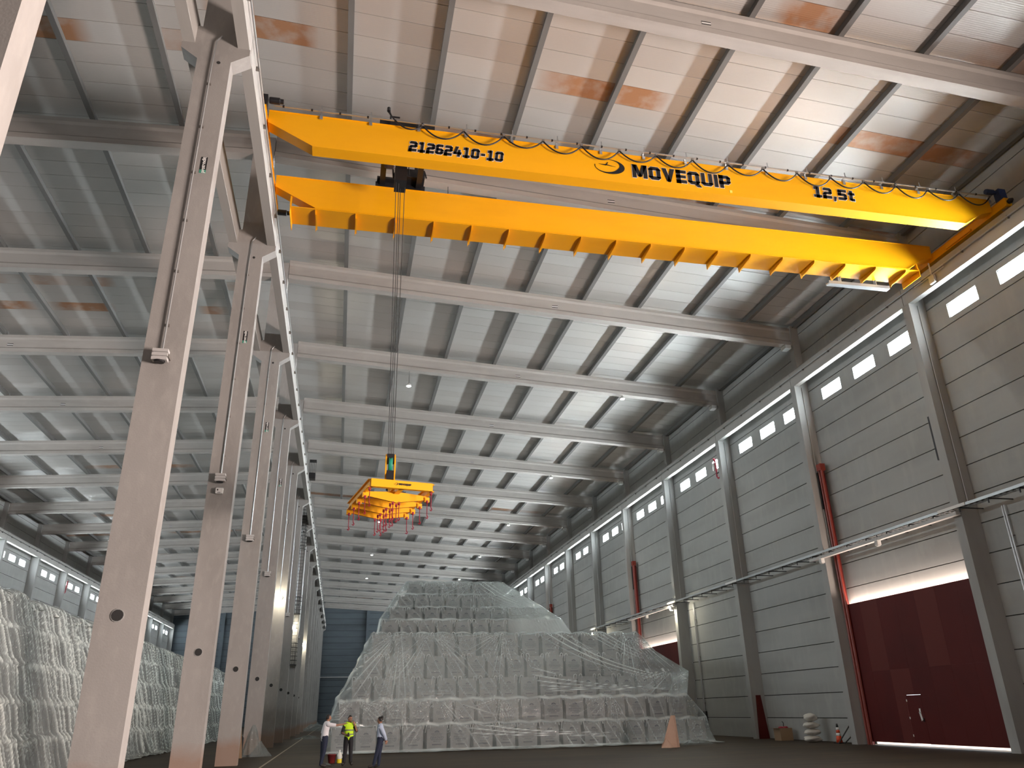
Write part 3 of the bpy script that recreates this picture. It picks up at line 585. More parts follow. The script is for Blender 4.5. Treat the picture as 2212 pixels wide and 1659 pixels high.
# ------------------------------------------------------------------ gates of the right wall
def gate(n, k, label, wicket):
    y0, y1 = yk(k)+0.42, yk(k+1)-0.14
    d = struct(link('door_%d' % n, None, None, (24.5, (y0+y1)/2, 0)), label, 'gate'); oy = -(y0+y1)/2
    def P(mb, name, mt, parent=None):
        o = mb.build(name, mt, parent or d)
        if parent is None: o.location = (-24.5, oy, 0)
        return o
    N = 7; w = (y1-y0)/N; wy0, wy1 = (31.37, 32.33) if wicket else (0, 0)
    for r, (za, zb2) in enumerate(((0.13, 3.148), (3.15, 6.3))):
        for i in range(N):
            ya, yb = y0+i*w+0.002, y0+(i+1)*w-0.002
            mt = M['red2'] if (r, i) in ((0, 4), (1, 2), (1, 5)) and wicket else M['red']
            if wicket and r == 0 and yb > wy0-0.02 and ya < wy1+0.02:
                if ya < wy0-0.03: P(MB().box(24.45, 24.53, ya, wy0-0.012, za, zb2), 'gate_panel', mt)
                if yb > wy1+0.03: P(MB().box(24.45, 24.53, wy1+0.03, yb, za, zb2), 'gate_panel', mt)
                P(MB().box(24.45, 24.53, max(ya, wy0-0.012), min(yb, wy1+0.03), 2.075, zb2), 'gate_panel', mt)
            else: P(MB().box(24.45, 24.53, ya, yb, za, zb2), 'gate_panel', mt)
    if wicket:
        wk = P(MB().box(24.45, 24.52, wy0, wy1, 0.14, 2.06), 'wicket_door', M['red'])
        P(MB().box(24.436, 24.45, 31.55, 31.64, 1.35, 1.52).prism([(31.50, 1.08), (31.60, 1.02), (31.68, 1.38), (31.58, 1.40)], 'x', 24.436, 24.45), 'paper_notice', M['white'], wk)
        P(MB().box(24.41, 24.45, 31.42, 31.46, 1.0, 1.14), 'door_handle', M['dark'], wk)
        for z in (0.4, 1.1, 1.8): P(MB().box(24.435, 24.45, wy1-0.03, wy1+0.01, z, z+0.09), 'hinge', M['white'], wk)
    for ya in (y0+0.2, y1-0.22):
        g = P(MB().tube([(24.38, ya-0.14, 0), (24.38, ya-0.14, 13.4)], 0.075, 8), 'guide_rail', M['redrail'])
        P(MB().tube([(24.38, ya+0.06, 0), (24.38, ya+0.06, 13.4)], 0.075, 8), 'guide_rail', M['redrail'])
        P(MB().box(24.42, 24.62, ya-0.02, ya+0.22, 0, 13.2), 'guide_channel', M['red'])
        P(MB().box(24.28, 24.5, ya+0.14, ya+0.24, 11.2, 13.15), 'black_cover', M['dark'])
        P(MB().box(24.25, 24.55, ya-0.25, ya+0.1, 13.2, 13.55), 'head_pulley', M['redrail'])
    # daylight passing up the slot behind the leaf
    area('daylight_gate_slot', (24.65, (y0+y1)/2, 6.15), (math.radians(180), 0, 0), 0.16, y1-y0-0.4, 330 if wicket else 230, (1.0, 0.80, 0.68))
    return d
gate(1, 2, 'tall dark red lifting gate with a small wicket door', True)
gate(2, 5, 'red lifting gate behind the right end of the wrapped bag stack', False)
gate(3, 8, 'far red lifting gate hidden behind the wrapped bag stack', False)

# ------------------------------------------------------------------ lamps
def point(name, loc, power, color, rad=0.15):
    l = bpy.data.lights.new(name, 'POINT'); l.energy = power; l.color = color; l.shadow_soft_size = rad
    o = bpy.data.objects.new(name, l); o.location = loc; COL.objects.link(o); return o
fl_body = MB().box(-0.16, 0.16, -0.24, -0.06, -0.13, -0.06).box(-0.16, 0.16, -0.24, -0.06, -0.035, 0.035).box(-0.16, 0.16, -0.24, -0.06, 0.06, 0.13).box(-0.14, 0.14, -0.20, -0.06, -0.06, -0.035).box(-0.14, 0.14, -0.20, -0.06, 0.035, 0.06).mesh('housing', M['lampbody'])
fl_br = MB().box(-0.05, 0.05, -0.06, 0, -0.06, 0.06).box(0.16, 0.19, -0.2, 0, -0.05, 0.02).mesh('bracket', M['railsteel'])
fl_lens = MB().lathe([(0, 0), (0.10, 0), (0.12, 0.03), (0, 0.03)], (0, -0.15, -0.165), 14).mesh('lens', M['dark'])
fl_on = MB().lathe([(0, -0.06), (0.12, -0.05), (0.2, 0.0), (0.19, 0.03), (0, 0.03)], (0, -0.27, 0), 16, 'y').mesh('lens', M['lamp_on'])
cd_me = MB().tube([(0, -0.05, 0.13), (0, -0.05, 8.2), (0.02, -0.05, 9.25), (0.14, -0.05, 9.45)], 0.022, 6).mesh('conduit', M['steel'])
cl_me = MB().box(-0.05, 0.05, -0.03, 0, -0.03, 0.03).mesh('conduit_clip', M['railsteel'])
for k in range(1, 13):
    lit = k in (5, 7, 9)
    t = thing('floodlight', '%s floodlight on the front of the %s middle column' % ('lit' if lit else 'unlit grey finned', ORD[k]), 'lamp', (-4.23, yk(k), 9.05), group='floodlights on the middle columns')
    link('housing', fl_body, t); link('bracket', fl_br, t); link('lens', fl_on if lit else fl_lens, t)
    c = link('conduit', cd_me, t)
    if k < 6:
        for i in range(6): link('conduit_clip', cl_me, c, (0, 0, 0.8+i*1.4))
    if lit: point('floodlight_light', (-4.23, yk(k)-0.8, 9.0), 110, (1.0, 0.90, 0.68))
wb = thing('junction_box', 'small white box below the floodlight on the second middle column', 'box', (-4.22, yk(2), 8.62))
MB().box(-0.11, 0.11, -0.14, 0, -0.09, 0.09).build('case', M['white'], wb); MB().box(-0.07, -0.03, -0.145, -0.14, 0.0, 0.05).build('button', M['dark'], wb); MB().box(-0.05, 0.05, -0.145, -0.14, -0.07, -0.055).build('slot', M['dark'], wb)
MB().box(-0.10, 0.10, -0.05, 0, 0.10, 0.14).build('mount', M['steel'], wb)
cone_me = MB().lathe([(0, 0.02), (0.15, 0.0), (0.16, 0.04), (0.12, 0.14), (0.05, 0.22), (0, 0.22)], (0, 0, 0), 14).mesh('lamp_housing', M['lampbody'])
disc_me = MB().lathe([(0, -0.02), (0.13, -0.02), (0.15, 0.01), (0, 0.01)], (0, 0, 0), 14).mesh('lamp_lens', M['lamp_roof'])
for k in range(2, 14, 2):
    for x, side in ((3.2, 'left'), (17.5, 'right')):
        zl = 20.95; top = zb(x)-1.08
        t = thing('pendant_lamp', 'lit pendant lamp under the %s roof beam, %s of its pair' % (ORD[k], side), 'lamp', (x, yk(k)+0.22, zl), group='pendant lamps under the beams')
        link('lamp_housing', cone_me, t); link('lamp_lens', disc_me, t)
        MB().tube([(0, 0, 0.2), (0, 0, top-zl)], 0.012, 5).build('cord', M['dark'], t)
        if k < 11:
            pl = bpy.data.lights.new('pendant_light', 'SPOT'); pl.energy = 500; pl.color = (1.0, 0.96, 0.85); pl.spot_size = math.radians(130); pl.spot_blend = 0.6; pl.shadow_soft_size = 0.12
            po = bpy.data.objects.new('pendant_light', pl); po.location = (x, yk(k)+0.22, zl-0.1); COL.objects.link(po)
# small square lamps hanging in the left aisle
for i, (x, y) in enumerate(((-15.0, yk(2)+0.2), (-17.6, yk(6)+0.2))):
    t = thing('box_lamp', ('pale box lamp hanging by a cord in the left aisle', 'small pale lamp under a far beam of the left aisle')[i], 'lamp', (x, y, zb(x)-1.08-(0.9 if i == 0 else 0.35)))
    MB().box(-0.13, 0.13, -0.13, 0.13, -0.12, 0.12).build('housing', M['white'], t); MB().tube([(0, 0, 0.12), (0, 0, 0.9 if i == 0 else 0.35)], 0.015, 5).build('cord', M['steel'], t)

# cable ladder along the right wall with lamps and drops
ct = thing('cable_ladder', 'steel cable ladder running along the right wall pillars at mid height', 'cable tray', (23.8, 16.0, 8.9))
Lc = 59.5
for nm, x in (('side_rail', -0.19), ('side_rail', 0.19)): MB().box(x-0.015, x+0.015, 0, Lc, -0.055, 0.055).build(nm, M['steel'], ct)
b = MB()
for i in range(int(Lc/0.3)): b.box(-0.18, 0.18, 0.1+i*0.3, 0.17+i*0.3, -0.045, -0.02)
tag(b.build('rung', M['steel'], ct), kind='stuff')
MB().tube([(-0.06, 0, 0.0), (-0.06, Lc, 0.0)], 0.03, 5).build('cable', M['dark'], ct); MB().tube([(0.03, 0, 0.0), (0.03, Lc, 0.0)], 0.035, 5).build('cable', M['dark'], ct)
brm = MB().box(-0.18, 0.95, -0.02, 0.02, -0.09, -0.05).box(-0.18, -0.15, -0.02, 0.02, -0.25, -0.05).mesh('support_arm', M['dark'])
for i in range(39): link('support_arm', brm, ct, (0, 0.8+1.5*i, 0))
MB().box(-0.19, 0.0, 10.0, 20.6, -0.30, -0.16).build('lower_duct', M['lampbody'], ct); MB().box(-0.19, 0.0, 38.8, 48.4, -0.30, -0.16).build('lower_duct', M['lampbody'], ct)
for k in (2, 4, 5, 7): MB().box(-0.235, -0.205, yk(k)-16-0.75, yk(k)-16+0.75, -0.06, 0.06).build('cover_plate', M['white'], ct)
wl_me = MB().box(-0.09, 0.09, -0.1, 0.1, -0.13, 0.1).mesh('housing', M['white'])
for y, lit, lab in ((31.0, 0, 'unlit white lamp under the cable ladder above the red gate'), (35.5, 0, 'unlit white lamp under the cable ladder at the third pillar'), (55.1, 1, 'lit lamp under the cable ladder at the fifth pillar'), (60.1, 0, 'unlit white lamp under the cable ladder above the second gate'), (74.4, 1, 'lit lamp under the cable ladder just above the wrapped stack')):
    t = thing('wall_lamp', lab, 'lamp', (23.62, y, 8.5), group='lamps under the cable ladder')
    link('housing', wl_me, t); MB().tube([(0, 0, 0.1), (0.02, 0, 0.34)], 0.02, 5).build('stem', M['dark'], t)
    MB().box(-0.07, 0.07, -0.08, 0.08, -0.16, -0.13).box(-0.115, -0.09, -0.08, 0.08, -0.11, 0.06).build('lens', M['lamp_on'] if lit else M['lampbody'], t)
    if lit: point('wall_lamp_light', (23.35, y, 8.3), 160, (1.0, 0.90, 0.66), 0.08)
for y in (24.75, 53.55):
    t = thing('drop_conduit', 'pair of steel conduits dropping from the cable ladder in the %s bay' % ('first' if y < 30 else 'fourth'), 'conduit', (24.66, y, 0))
    for dy in (-0.06, 0.06): MB().tube([(0, dy, 0.4), (0, dy, 8.7)], 0.028, 6).build('conduit', M['steel'], t)
    for z in (2, 5, 7.5): MB().box(0.0, 0.085, -0.12, 0.12, z, z+0.04).build('conduit_clip', M['railsteel'], t)
    if y > 30: MB().box(-0.02, 0.085, -0.2, 0.2, 0.9, 1.5).build('socket_box', M['dark'], t)
# red pipe brackets on the pillars
for x, y, lab, s in ((24.2, yk(4)+0.37, 'red pipe with white horn on the fourth right pillar', 1), (24.2, yk(10)+0.37, 'distant red pipe with white horn on the right wall', 1), (-32.9, yk(10)+0.37, 'red pipe with white horn on the left wall', -1)):
    t = thing('alarm_horn', lab, 'alarm', (x, y, 16.0))
    MB().tube([(0, 0, -0.05), (0, 0.7, -0.05), (0, 0.85, 0.1), (0, 0.85, 0.75), (0, 0.9, 1.2), (0, 0.98, 1.35)], 0.06, 8).build('pipe', mat('alarm_red', (0.30, 0.01, 0.03), 0.45), t, True)
    MB().lathe([(0, 0), (0.10, 0.02), (0.12, 0.5), (0.10, 0.55), (0, 0.55)], (0, 1.05, 0.55), 12).build('horn', M['white'], t, True)
    MB().box(-0.03, 0.03, 0, 0.8, 0.28, 0.34).build('stay', M['dark'], t); MB().tube([(0, 0.9, 1.2), (0, 1.1, 1.42)], 0.05, 8).build('cap', M['redhook'], t)

# caged access ladder on a middle column
ld = thing('caged_ladder', 'black caged access ladder on the seventh middle column', 'ladder', (-4.1, yk(7), 0))
for x in (-0.22, 0.22): MB().tube([(x, -0.14, 5.8), (x, -0.14, 20.0)], 0.02, 5).build('stile', M['dark'], ld)
rg = MB().tube([(-0.22, -0.14, 0), (0.22, -0.14, 0)], 0.012, 4).mesh('rung', M['dark'])
for i in range(47): link('rung', rg, ld, (0, 0, 5.95+0.3*i))
hp = MB().tube([(0.36*math.cos(a), -0.14-0.62*math.sin(a), 0) for a in [math.pi*i/10 for i in range(11)]], 0.03, 4).mesh('cage_hoop', M['dark'])
for z in [5.9+0.35*i for i in range(6)]+[10.2+0.35*i for i in range(5)]+[15.9+0.3*i for i in range(15)]: link('cage_hoop', hp, ld, (0, 0, z))
for za, zb2 in ((5.9, 7.7), (10.2, 11.6), (15.9, 20.1)):
    for a in (0.35, 0.5, 0.65): MB().tube([(0.36*math.cos(math.pi*a), -0.14-0.62*math.sin(math.pi*a), za), (0.36*math.cos(math.pi*a), -0.14-0.62*math.sin(math.pi*a), zb2)], 0.018, 4).build('cage_strip', M['dark'], ld)
for z in (5.85, 10.15): MB().box(-0.34, 0.34, -0.74, -0.02, z-0.04, z).build('landing', M['dark'], ld)
bb = thing('electric_cage', 'black wire cage box on the crane runway beside the sixth middle column', 'cage', (-3.1, yk(6)-3.0, 19.1))
MB().box(-0.25, 0.25, -0.3, 0.3, 0.0, 0.5).build('base_box', M['dark'], bb)
for i in range(5): MB().box(-0.26+0.125*i, -0.24+0.125*i, -0.32, -0.30, 0.5, 1.5).build('cage_bar', M['dark'], bb)
MB().box(-0.27, 0.27, -0.33, 0.3, 1.5, 1.56).build('cage_top', M['dark'], bb)
# ------------------------------------------------------------------ bulk bags
BW, BH = 1.045, 1.19
def bag_point(face, u, v):
    """u, v in -1..1 on a cube face -> swollen bag, base at z=0"""
    x, y, z = {'f': (u, -1, v), 'b': (-u, 1, v), 'l': (-1, -u, v), 'r': (1, u, v), 't': (u, v, 1), 'd': (u, -v, -1)}[face]
    def rnd(a, b): return a*math.sqrt(1-0.13*b*b)
    X, Y = rnd(x, y), rnd(y, x)
    belly = 1+0.045*(1-z*z)-0.05*max(0, z-0.55)
    Z = z-(0.10*(1-x*x)*(1-y*y) if z > 0.9 else 0)
    return (X*belly*BW/2, Y*belly*BW/2, (Z+1)/2*BH)
def bag_mesh():
    b = MB(); n = 7
    for f in 'fblrtd':
        b.grid([[bag_point(f, -1+2*i/(n-1), -1+2*j/(n-1)) for i in range(n)] for j in range(n)])
    me = b.mesh('bulk_bag', M['bag'], True); return me
bag_me = bag_mesh()
lp = MB().tube([(0, 0, -0.3), (0, 0, 0.02), (0.03, 0, 0.13), (0.10, 0, 0.16), (0.17, 0, 0.12), (0.2, 0, 0.0), (0.2, 0, -0.1)], [0.022]*7, 5).mesh('lifting_loop', M['loop'], True)
def front_y(x, z):
    u, v = max(-1, min(1, x/(BW/2))), max(-1, min(1, z/BH*2-1)); return bag_point('f', u, v)[1]-0.006
def print_mesh():
    b = MB()
    def q(x0, x1, z0, z1): b.add([(x0, front_y(x0, z0), z0), (x1, front_y(x1, z0), z0), (x1, front_y(x1, z1), z1), (x0, front_y(x0, z1), z1)], [(0, 1, 2, 3)])
    for i in range(8):                                   # arched emblem
        a0, a1 = math.pi*i/8, math.pi*(i+1)/8
        P = [(0.13*math.cos(a), 0.86+0.10*math.sin(a)) for a in (a0, a1)]+[(0.085*math.cos(a), 0.86+0.05*math.sin(a)) for a in (a1, a0)]
        b.add([(x, front_y(x, z), z) for x, z in P], [(0, 1, 2, 3)])
    for x in (-0.05, 0.0, 0.05): q(x-0.012, x+0.012, 0.845, 0.90)
    rr = random.Random(3)
    for j, (z, w) in enumerate(((0.79, 0.30), (0.73, 0.24), (0.66, 0.34), (0.61, 0.36), (0.56, 0.34), (0.51, 0.30), (0.44, 0.18))):
        x = -w
        while x < w-0.03:
            L = rr.uniform(0.04, 0.13); q(x, min(w, x+L), z, z+0.022); x += L+0.02
    for i in range(7): q(-0.24+i*0.07, -0.19+i*0.07, 0.27, 0.325)
    return b.mesh('bag_print', M['print'])
pr_me = print_mesh()
TIERS = [  # z of base, y of front face, x of first and last bag centre, how many, name
 (0.00, 43.15, 0.30, 19.35, 17, 'bottom'), (1.20, 43.30, 0.60, 18.40, 16, 'second'), (2.40, 46.35, 1.25, 18.95, 16, 'third'),
 (3.60, 46.75, 1.85, 17.05, 14, 'fourth'), (4.80, 47.10, 2.25, 17.25, 13, 'fifth'), (6.00, 51.30, 2.95, 13.40, 10, 'sixth'),
 (7.20, 55.20, 3.65, 13.10, 9, 'seventh'), (8.40, 57.60, 4.35, 12.40, 8, 'eighth'), (9.60, 59.70, 5.20, 11.30, 6, 'top')]
def make_bag(x, y, z, rz, label, group):
    o = tag(link('bulk_bag', bag_me, None, (x, y, z), rz), label, 'bulk bag', group)
    o.scale = (R.uniform(0.97, 1.0), 1.0, R.uniform(0.965, 1.0))
    for sx in (-1, 1):
        l = link('lifting_loop', lp, o, (sx*0.44-0.1, -0.485, BH-0.03)); l.rotation_euler = (R.uniform(-0.1, 0.25), R.uniform(-0.2, 0.2), R.uniform(-0.4, 0.4))
    link('bag_print', pr_me, o)
    return o
for (z, yf, xa, xb2, n, nm) in TIERS:
    for i in range(n):
        x = xa+(xb2-xa)*i/(n-1)
        side = 'left' if i < (n+1)//2 else 'right'; idx = i+1 if side == 'left' else n-i
        make_bag(x+R.uniform(-0.015, 0.015), yf+BW/2+R.uniform(-0.04, 0.04), z, R.uniform(-0.03, 0.03),
                 'grey bulk bag, %s tier of the clear wrapped stack, %s from %s end' % (nm, ORD[idx], side), 'bulk bags in the %s tier' % nm)
# the bags behind the front rows, which nobody can count
b = MB()
for (z, yf, xa, xb2, n, nm) in TIERS:
    y = yf+BW+0.66; d = 0.0
    while y < 66:
        d += 1
        for i in range(n):
            x = xa+0.2+(xb2-xa-0.2)*i/(n-1)
            b.box(x-0.52, x+0.52, y-0.52, y+0.52, z+0.01, z+BH-0.02)
        y += 1.14
tag(b.build('bag_stack_core', M['bag']), 'grey bulk bags stacked behind the front rows under the clear film', 'bulk bags', kind='stuff')

# ------------------------------------------------------------------ plastic film
rng = np.random.default_rng(5)
_p = rng.random((64, 64))
def vn(x, y):
    """smooth value noise on arrays"""
    xi, yi = np.floor(x).astype(int), np.floor(y).astype(int); fx, fy = x-xi, y-yi; fx = fx*fx*(3-2*fx); fy = fy*fy*(3-2*fy)
    g = lambda a, c: _p[a % 64, c % 64]
    return (g(xi, yi)*(1-fx)+g(xi+1, yi)*fx)*(1-fy)+(g(xi, yi+1)*(1-fx)+g(xi+1, yi+1)*fx)*fy
def ridge(p): return 1-np.abs(((p) % 1.0)*2-1)        # triangle wave 0..1
def loft(rings, sub, nl, nf, nr, yb):
    """rings of (z, y front, x left, x right, sub divisions to the next); returns x, y, z grids, rows up the sheet"""
    X, Y, Z = [], [], []
    for a in range(len(rings)-1):
        (z0, y0, l0, r0), (z1, y1, l1, r1) = rings[a], rings[a+1]; m = sub[a]
        for i in range(m+(a == len(rings)-2)):
            t = i/m; z, yf, xl, xr = z0+(z1-z0)*t, y0+(y1-y0)*t, l0+(l1-l0)*t, r0+(r1-r0)*t
            cr = 0.45; sl_ = np.linspace(1, 0, nl, endpoint=False)
            xs = np.concatenate([xl+0.035*sl_*(yb-yf), xl+cr*(1-np.cos(np.linspace(0, math.pi/2, 5, endpoint=False))), np.linspace(xl+cr, xr-cr, nf), xr-cr+cr*np.sin(np.linspace(0, math.pi/2, 6)[1:]), np.full(nr, xr)])
            ys = np.concatenate([yf+cr+sl_*(yb-yf-cr), yf+cr*(1-np.sin(np.linspace(0, math.pi/2, 5, endpoint=False))), np.full(nf, yf), yf+cr*(1-np.cos(np.linspace(0, math.pi/2, 6)[1:])), yf+cr+np.linspace(0, 1, nr+1)[1:]*(yb-yf-cr)])
            X.append(xs); Y.append(ys); Z.append(np.full(len(xs), z))
    return np.array(X), np.array(Y), np.array(Z)
def film_object(name, X, Y, Z, C, mt, label):
    nv, nu = X.shape; co = np.stack([X, Y, Z], -1).reshape(-1, 3)
    idx = np.arange(nv*nu).reshape(nv, nu); f = np.stack([idx[:-1, :-1], idx[:-1, 1:], idx[1:, 1:], idx[1:, :-1]], -1).reshape(-1, 4)
    me = bpy.data.meshes.new(name); me.from_pydata(co.tolist(), [], f.tolist()); me.materials.append(mt)
    me.polygons.foreach_set('use_smooth', [True]*len(me.polygons)); me.update()
    me.attributes.new('crease_glint', 'FLOAT', 'POINT').data.foreach_set('value', np.clip(C, 0, 1).reshape(-1).astype(np.float32))
    return tag(link(name, me), label, 'plastic sheet')
def front_folds(X, Z, anchors, swags):
    """creases fanning down from the points where the sheet hangs, in uneven bundles, and a few long swags; 0..1"""
    d = np.zeros_like(X)
    for (ax, az, n, w) in anchors:
        th = np.arctan2(X-ax, np.maximum(az-Z, 0.05)); r = np.hypot(X-ax, az-Z)
        fall = np.exp(-(r/w)**2)*np.clip(r/0.5, 0.2, 1)*(Z < az+0.1)
        bundle = np.clip((vn(th*2.3+ax*3.1, r*0.12+ax)-0.12)*2.0, 0, 1)
        wob = 0.5*vn(th*3+ax, r*0.3)
        lines = np.maximum(ridge(th*n+wob)**4*vn(th*n*0.9+ax*2, r*0.35), 0.8*ridge(th*n*2.3+wob*2+0.3)**5*vn(th*n*2.1+ax, r*0.5+3))
        d = np.maximum(d, fall*bundle*(lines*1.35+0.05))
    for (xa, za, zl, k, n, x0, x1) in swags:              # curves that fall from (xa, za) and flatten out at zl
        q = np.sqrt(np.maximum((Z-zl)*np.exp((X-xa)/k), 0)); m = np.clip((X-x0)/1.2, 0, 1)*np.clip((x1-X)/2.0, 0, 1)*(Z > zl-0.05)*(Z < za+0.05)
        bundle = np.clip((vn(q*1.6+xa, X*0.08+xa)-0.2)*2.0, 0, 1)
        d = np.maximum(d, m*bundle*(0.08+1.3*ridge(q*n+0.4*vn(X*0.3, q*2))**4*vn(X*0.35+xa, q*n*0.8)))
    q = X*1.7+0.9*Z+1.2*vn(X*0.35+3, Z*0.3)
    d = np.maximum(d, 0.45*ridge(q)**7*np.clip((vn(X*0.4+4, Z*0.35)-0.35)*3, 0, 1))
    return np.maximum(d, 0.20*np.clip((vn(X*0.22+8, Z*0.4+2)-0.40)*3, 0, 1))
# lower sheet
rings = [(0.015, 41.75, -0.75, 20.35), (0.05, 42.35, -0.6, 20.15), (0.55, 42.70, -0.50, 20.05), (1.30, 42.88, -0.38, 19.98), (2.46, 43.02, -0.12, 19.05), (3.70, 44.10, 0.60, 19.75), (4.90, 45.30, 1.15, 18.3), (5.85, 46.45, 1.55, 17.95), (6.12, 46.75, 1.70, 17.75), (6.14, 50.7, 2.15, 16.6)]
X, Y, Z = loft(rings, [5, 8, 16, 26, 26, 26, 22, 6, 10], 26, 460, 12, 65.0)
fd = front_folds(X, Z, [(3.3, 6.25, 11, 4.2), (5.0, 6.2, 9, 3.2), (9.3, 6.2, 9, 3.0), (13.2, 6.2, 10, 3.0), (16.9, 6.2, 8, 2.6), (0.9, 2.5, 7, 1.8), (3.2, 2.5, 7, 1.6), (5.1, 2.5, 8, 2.2), (8.4, 2.5, 6, 1.6), (14.5, 2.5, 6, 1.8), (18.6, 3.75, 8, 2.6), (19.4, 1.35, 7, 1.2)],
                 [(4.2, 6.1, 2.55, 4.0, 5.5, 4.0, 14.0), (10.5, 6.1, 2.7, 3.6, 5.5, 10.0, 18.5), (6.0, 2.4, 0.45, 5.0, 5.5, 6.0, 16.0)])
nu = X.shape[1]; ar = np.arange(nu); front = (ar > 28) & (ar < nu-15); left = ar <= 30
gate_ = np.clip(Z*3, 0, 1)
Y -= 0.10*fd*front*gate_; lf = ridge(Y*0.55+0.4*Z+vn(Y*0.3, Z))**2; X -= np.where(left, 0.10*lf, 0)*gate_
C = np.where(front, fd, 0.35+0.5*lf)
for zt in (1.30, 2.46, 6.12):                     # scallops between the bags where the sheet rests on their tops
    wgt = np.exp(-((Z-zt)/0.15)**2); sc = ridge(X/1.19+0.2); Z -= wgt*0.13*sc**2*front; Y += wgt*0.16*sc*front
    C = np.maximum(C, np.exp(-((Z-zt+0.07*sc)/0.09)**2)*(0.25+0.55*vn(X*1.1, zt+X*0))*front)
C = np.maximum(C, front*np.exp(-((Z-2.85)/0.32)**2)*np.clip(1.6*vn(X*0.35+2, Z*0+1)-0.45, 0, 0.35)*(0.25+0.9*vn(X*3.1+2*Z, Z*2.5+4)*vn(X*1.3, Z*5))); ledge = np.clip((Z-6.0)*10, 0, 1); C = np.maximum(C, 0.45*ledge)
Z += np.where(Z < 0.1, 0.05*vn(X*1.7, Y*2.1), 0); Y += np.where(Z < 0.12, 0.35*(vn(X*0.8, Y*0.3)-0.5), 0); C = np.maximum(C, np.where(Z < 0.14, 0.25+0.5*vn(X*2.0, Y*3), 0))
Z = np.maximum(Z, 0.004)
film_object('plastic_sheet', X, Y, Z, C, M['film'], 'clear plastic sheet draped over the lower tiers of bulk bags')
# upper sheet
rings = [(6.22, 50.5, 1.95, 15.6), (6.35, 51.0, 2.10, 14.9), (7.33, 51.20, 2.25, 14.3), (8.53, 54.9, 2.95, 14.0), (9.73, 57.35, 3.62, 13.1), (10.92, 59.5, 4.45, 12.1), (11.05, 59.9, 4.6, 11.95), (11.08, 64.5, 5.0, 11.6)]
X, Y, Z = loft(rings, [3, 12, 18, 18, 18, 4, 8], 22, 280, 10, 65.0)
fd = front_folds(X, Z, [(9.6, 10.9, 12, 3.4), (11.6, 11.0, 10, 3.2), (7.2, 11.0, 8, 2.0), (12.8, 8.55, 9, 2.2), (10.2, 8.5, 8, 1.6)], [(9.4, 10.9, 7.6, 2.2, 5.0, 9.2, 13.8), (11.5, 10.9, 6.6, 1.4, 5.0, 11.0, 14.2)])
nu = X.shape[1]; ar = np.arange(nu); front = (ar > 24) & (ar < nu-13)
Y -= 0.11*fd*front; C = np.where(front, fd, 0.6)
C = np.maximum(C, np.clip((X-9.5)/4.0, 0, 0.5)*front)
for zt in (7.33, 8.53, 9.73, 10.95):
    sc = ridge(X/1.16+0.1); Z -= np.exp(-((Z-zt)/0.15)**2)*0.11*sc**2*front
    C = np.maximum(C, np.exp(-((Z-zt+0.06*sc)/0.10)**2)*(0.2+0.5*vn(X*1.1, zt+X*0))*front)
C = np.maximum(C, 0.55*np.clip((Z-10.9)*10, 0, 1))
film_object('plastic_sheet', X, Y, Z, C, M['film'], 'clear plastic sheet draped over the upper tiers of bulk bags')
# long wrapped stack in the left aisle
prof_l = [(-9.30, 0.01), (-9.60, 0.04), (-9.85, 0.22), (-9.95, 0.7), (-10.05, 1.25), (-10.22, 1.42), (-10.28, 2.0), (-10.36, 2.45), (-10.50, 2.62), (-10.58, 3.2), (-10.66, 3.65), (-10.80, 3.82), (-10.88, 4.4), (-10.96, 4.85), (-11.08, 5.0), (-11.15, 5.5), (-11.22, 5.98), (-11.55, 6.12), (-13.0, 6.10), (-18.0, 6.12)]
px_, pz_ = np.array(prof_l).T; seg = np.concatenate([[0], np.cumsum(np.hypot(np.diff(px_), np.diff(pz_)))])
tv = np.concatenate([np.linspace(0, seg[-3], 92), np.linspace(seg[-3], seg[-1], 8)[1:]])
bx, bz = np.interp(tv, seg, px_), np.interp(tv, seg, pz_); yv = np.concatenate([np.arange(22.0, 50.0, 0.055), np.arange(50.0, 92.0, 0.085)])
Yg, Tg = np.meshgrid(yv, tv); Xg, Zg = np.repeat(bx[:, None], len(yv), 1), np.repeat(bz[:, None], len(yv), 1)
tier = np.floor(Zg/1.2+0.3*(vn(Yg*0.4, Tg*0)-0.5)); w1, w2 = vn(Yg*0.22, Tg*0.18), vn(Yg*0.3+5, Tg*0.22); tl = tier*0.23
f1 = ridge(Yg*0.62+0.34*Zg+1.3*w1); f2 = ridge(Yg*1.75+0.95*Zg+tl+1.6*w2); f3 = ridge(Yg*4.2+2.1*Zg+tl*2+2.0*vn(Yg*0.5, Tg*0.3+7))
amp = np.clip(0.1+1.3*vn(Yg*0.5+11+0.25*Zg, Tg*0.22+3), 0, 1.2)
f4 = ridge(Yg*8.3+4.4*Zg+tl*3+2.4*vn(Yg*0.7+2, Tg*0.35)); amp2 = np.clip(1.5*vn(Yg*0.9+3+0.5*Zg, Tg*0.4+9)-0.25, 0, 1)
fold = (0.9*f1**1.5+0.8*f2**3*amp+0.45*f3**3*amp+0.2*f4**3*amp2)
side = np.clip((6.05-Zg)*4, 0, 1)*np.clip(Zg*4, 0.15, 1)
Xg = Xg+0.11*(fold-0.5)*side+0.14*(vn(Yg/1.18, tier*3.1)-0.5)
edge = np.exp(-((Zg/1.2-np.round(Zg/1.2))/0.10)**2)*vn(Yg*0.9, tier*2.7)
C = np.clip(0.05+1.15*f2**7*amp+1.05*f3**8*amp2+0.8*f4**8*amp2*amp+0.3*f1**8+0.45*edge+0.25*np.clip(vn(Yg*0.3, Tg*0.25+20)-0.5, 0, 1), 0, 1)  # narrow pale streaks paint highlights onto the nearly flat sheet
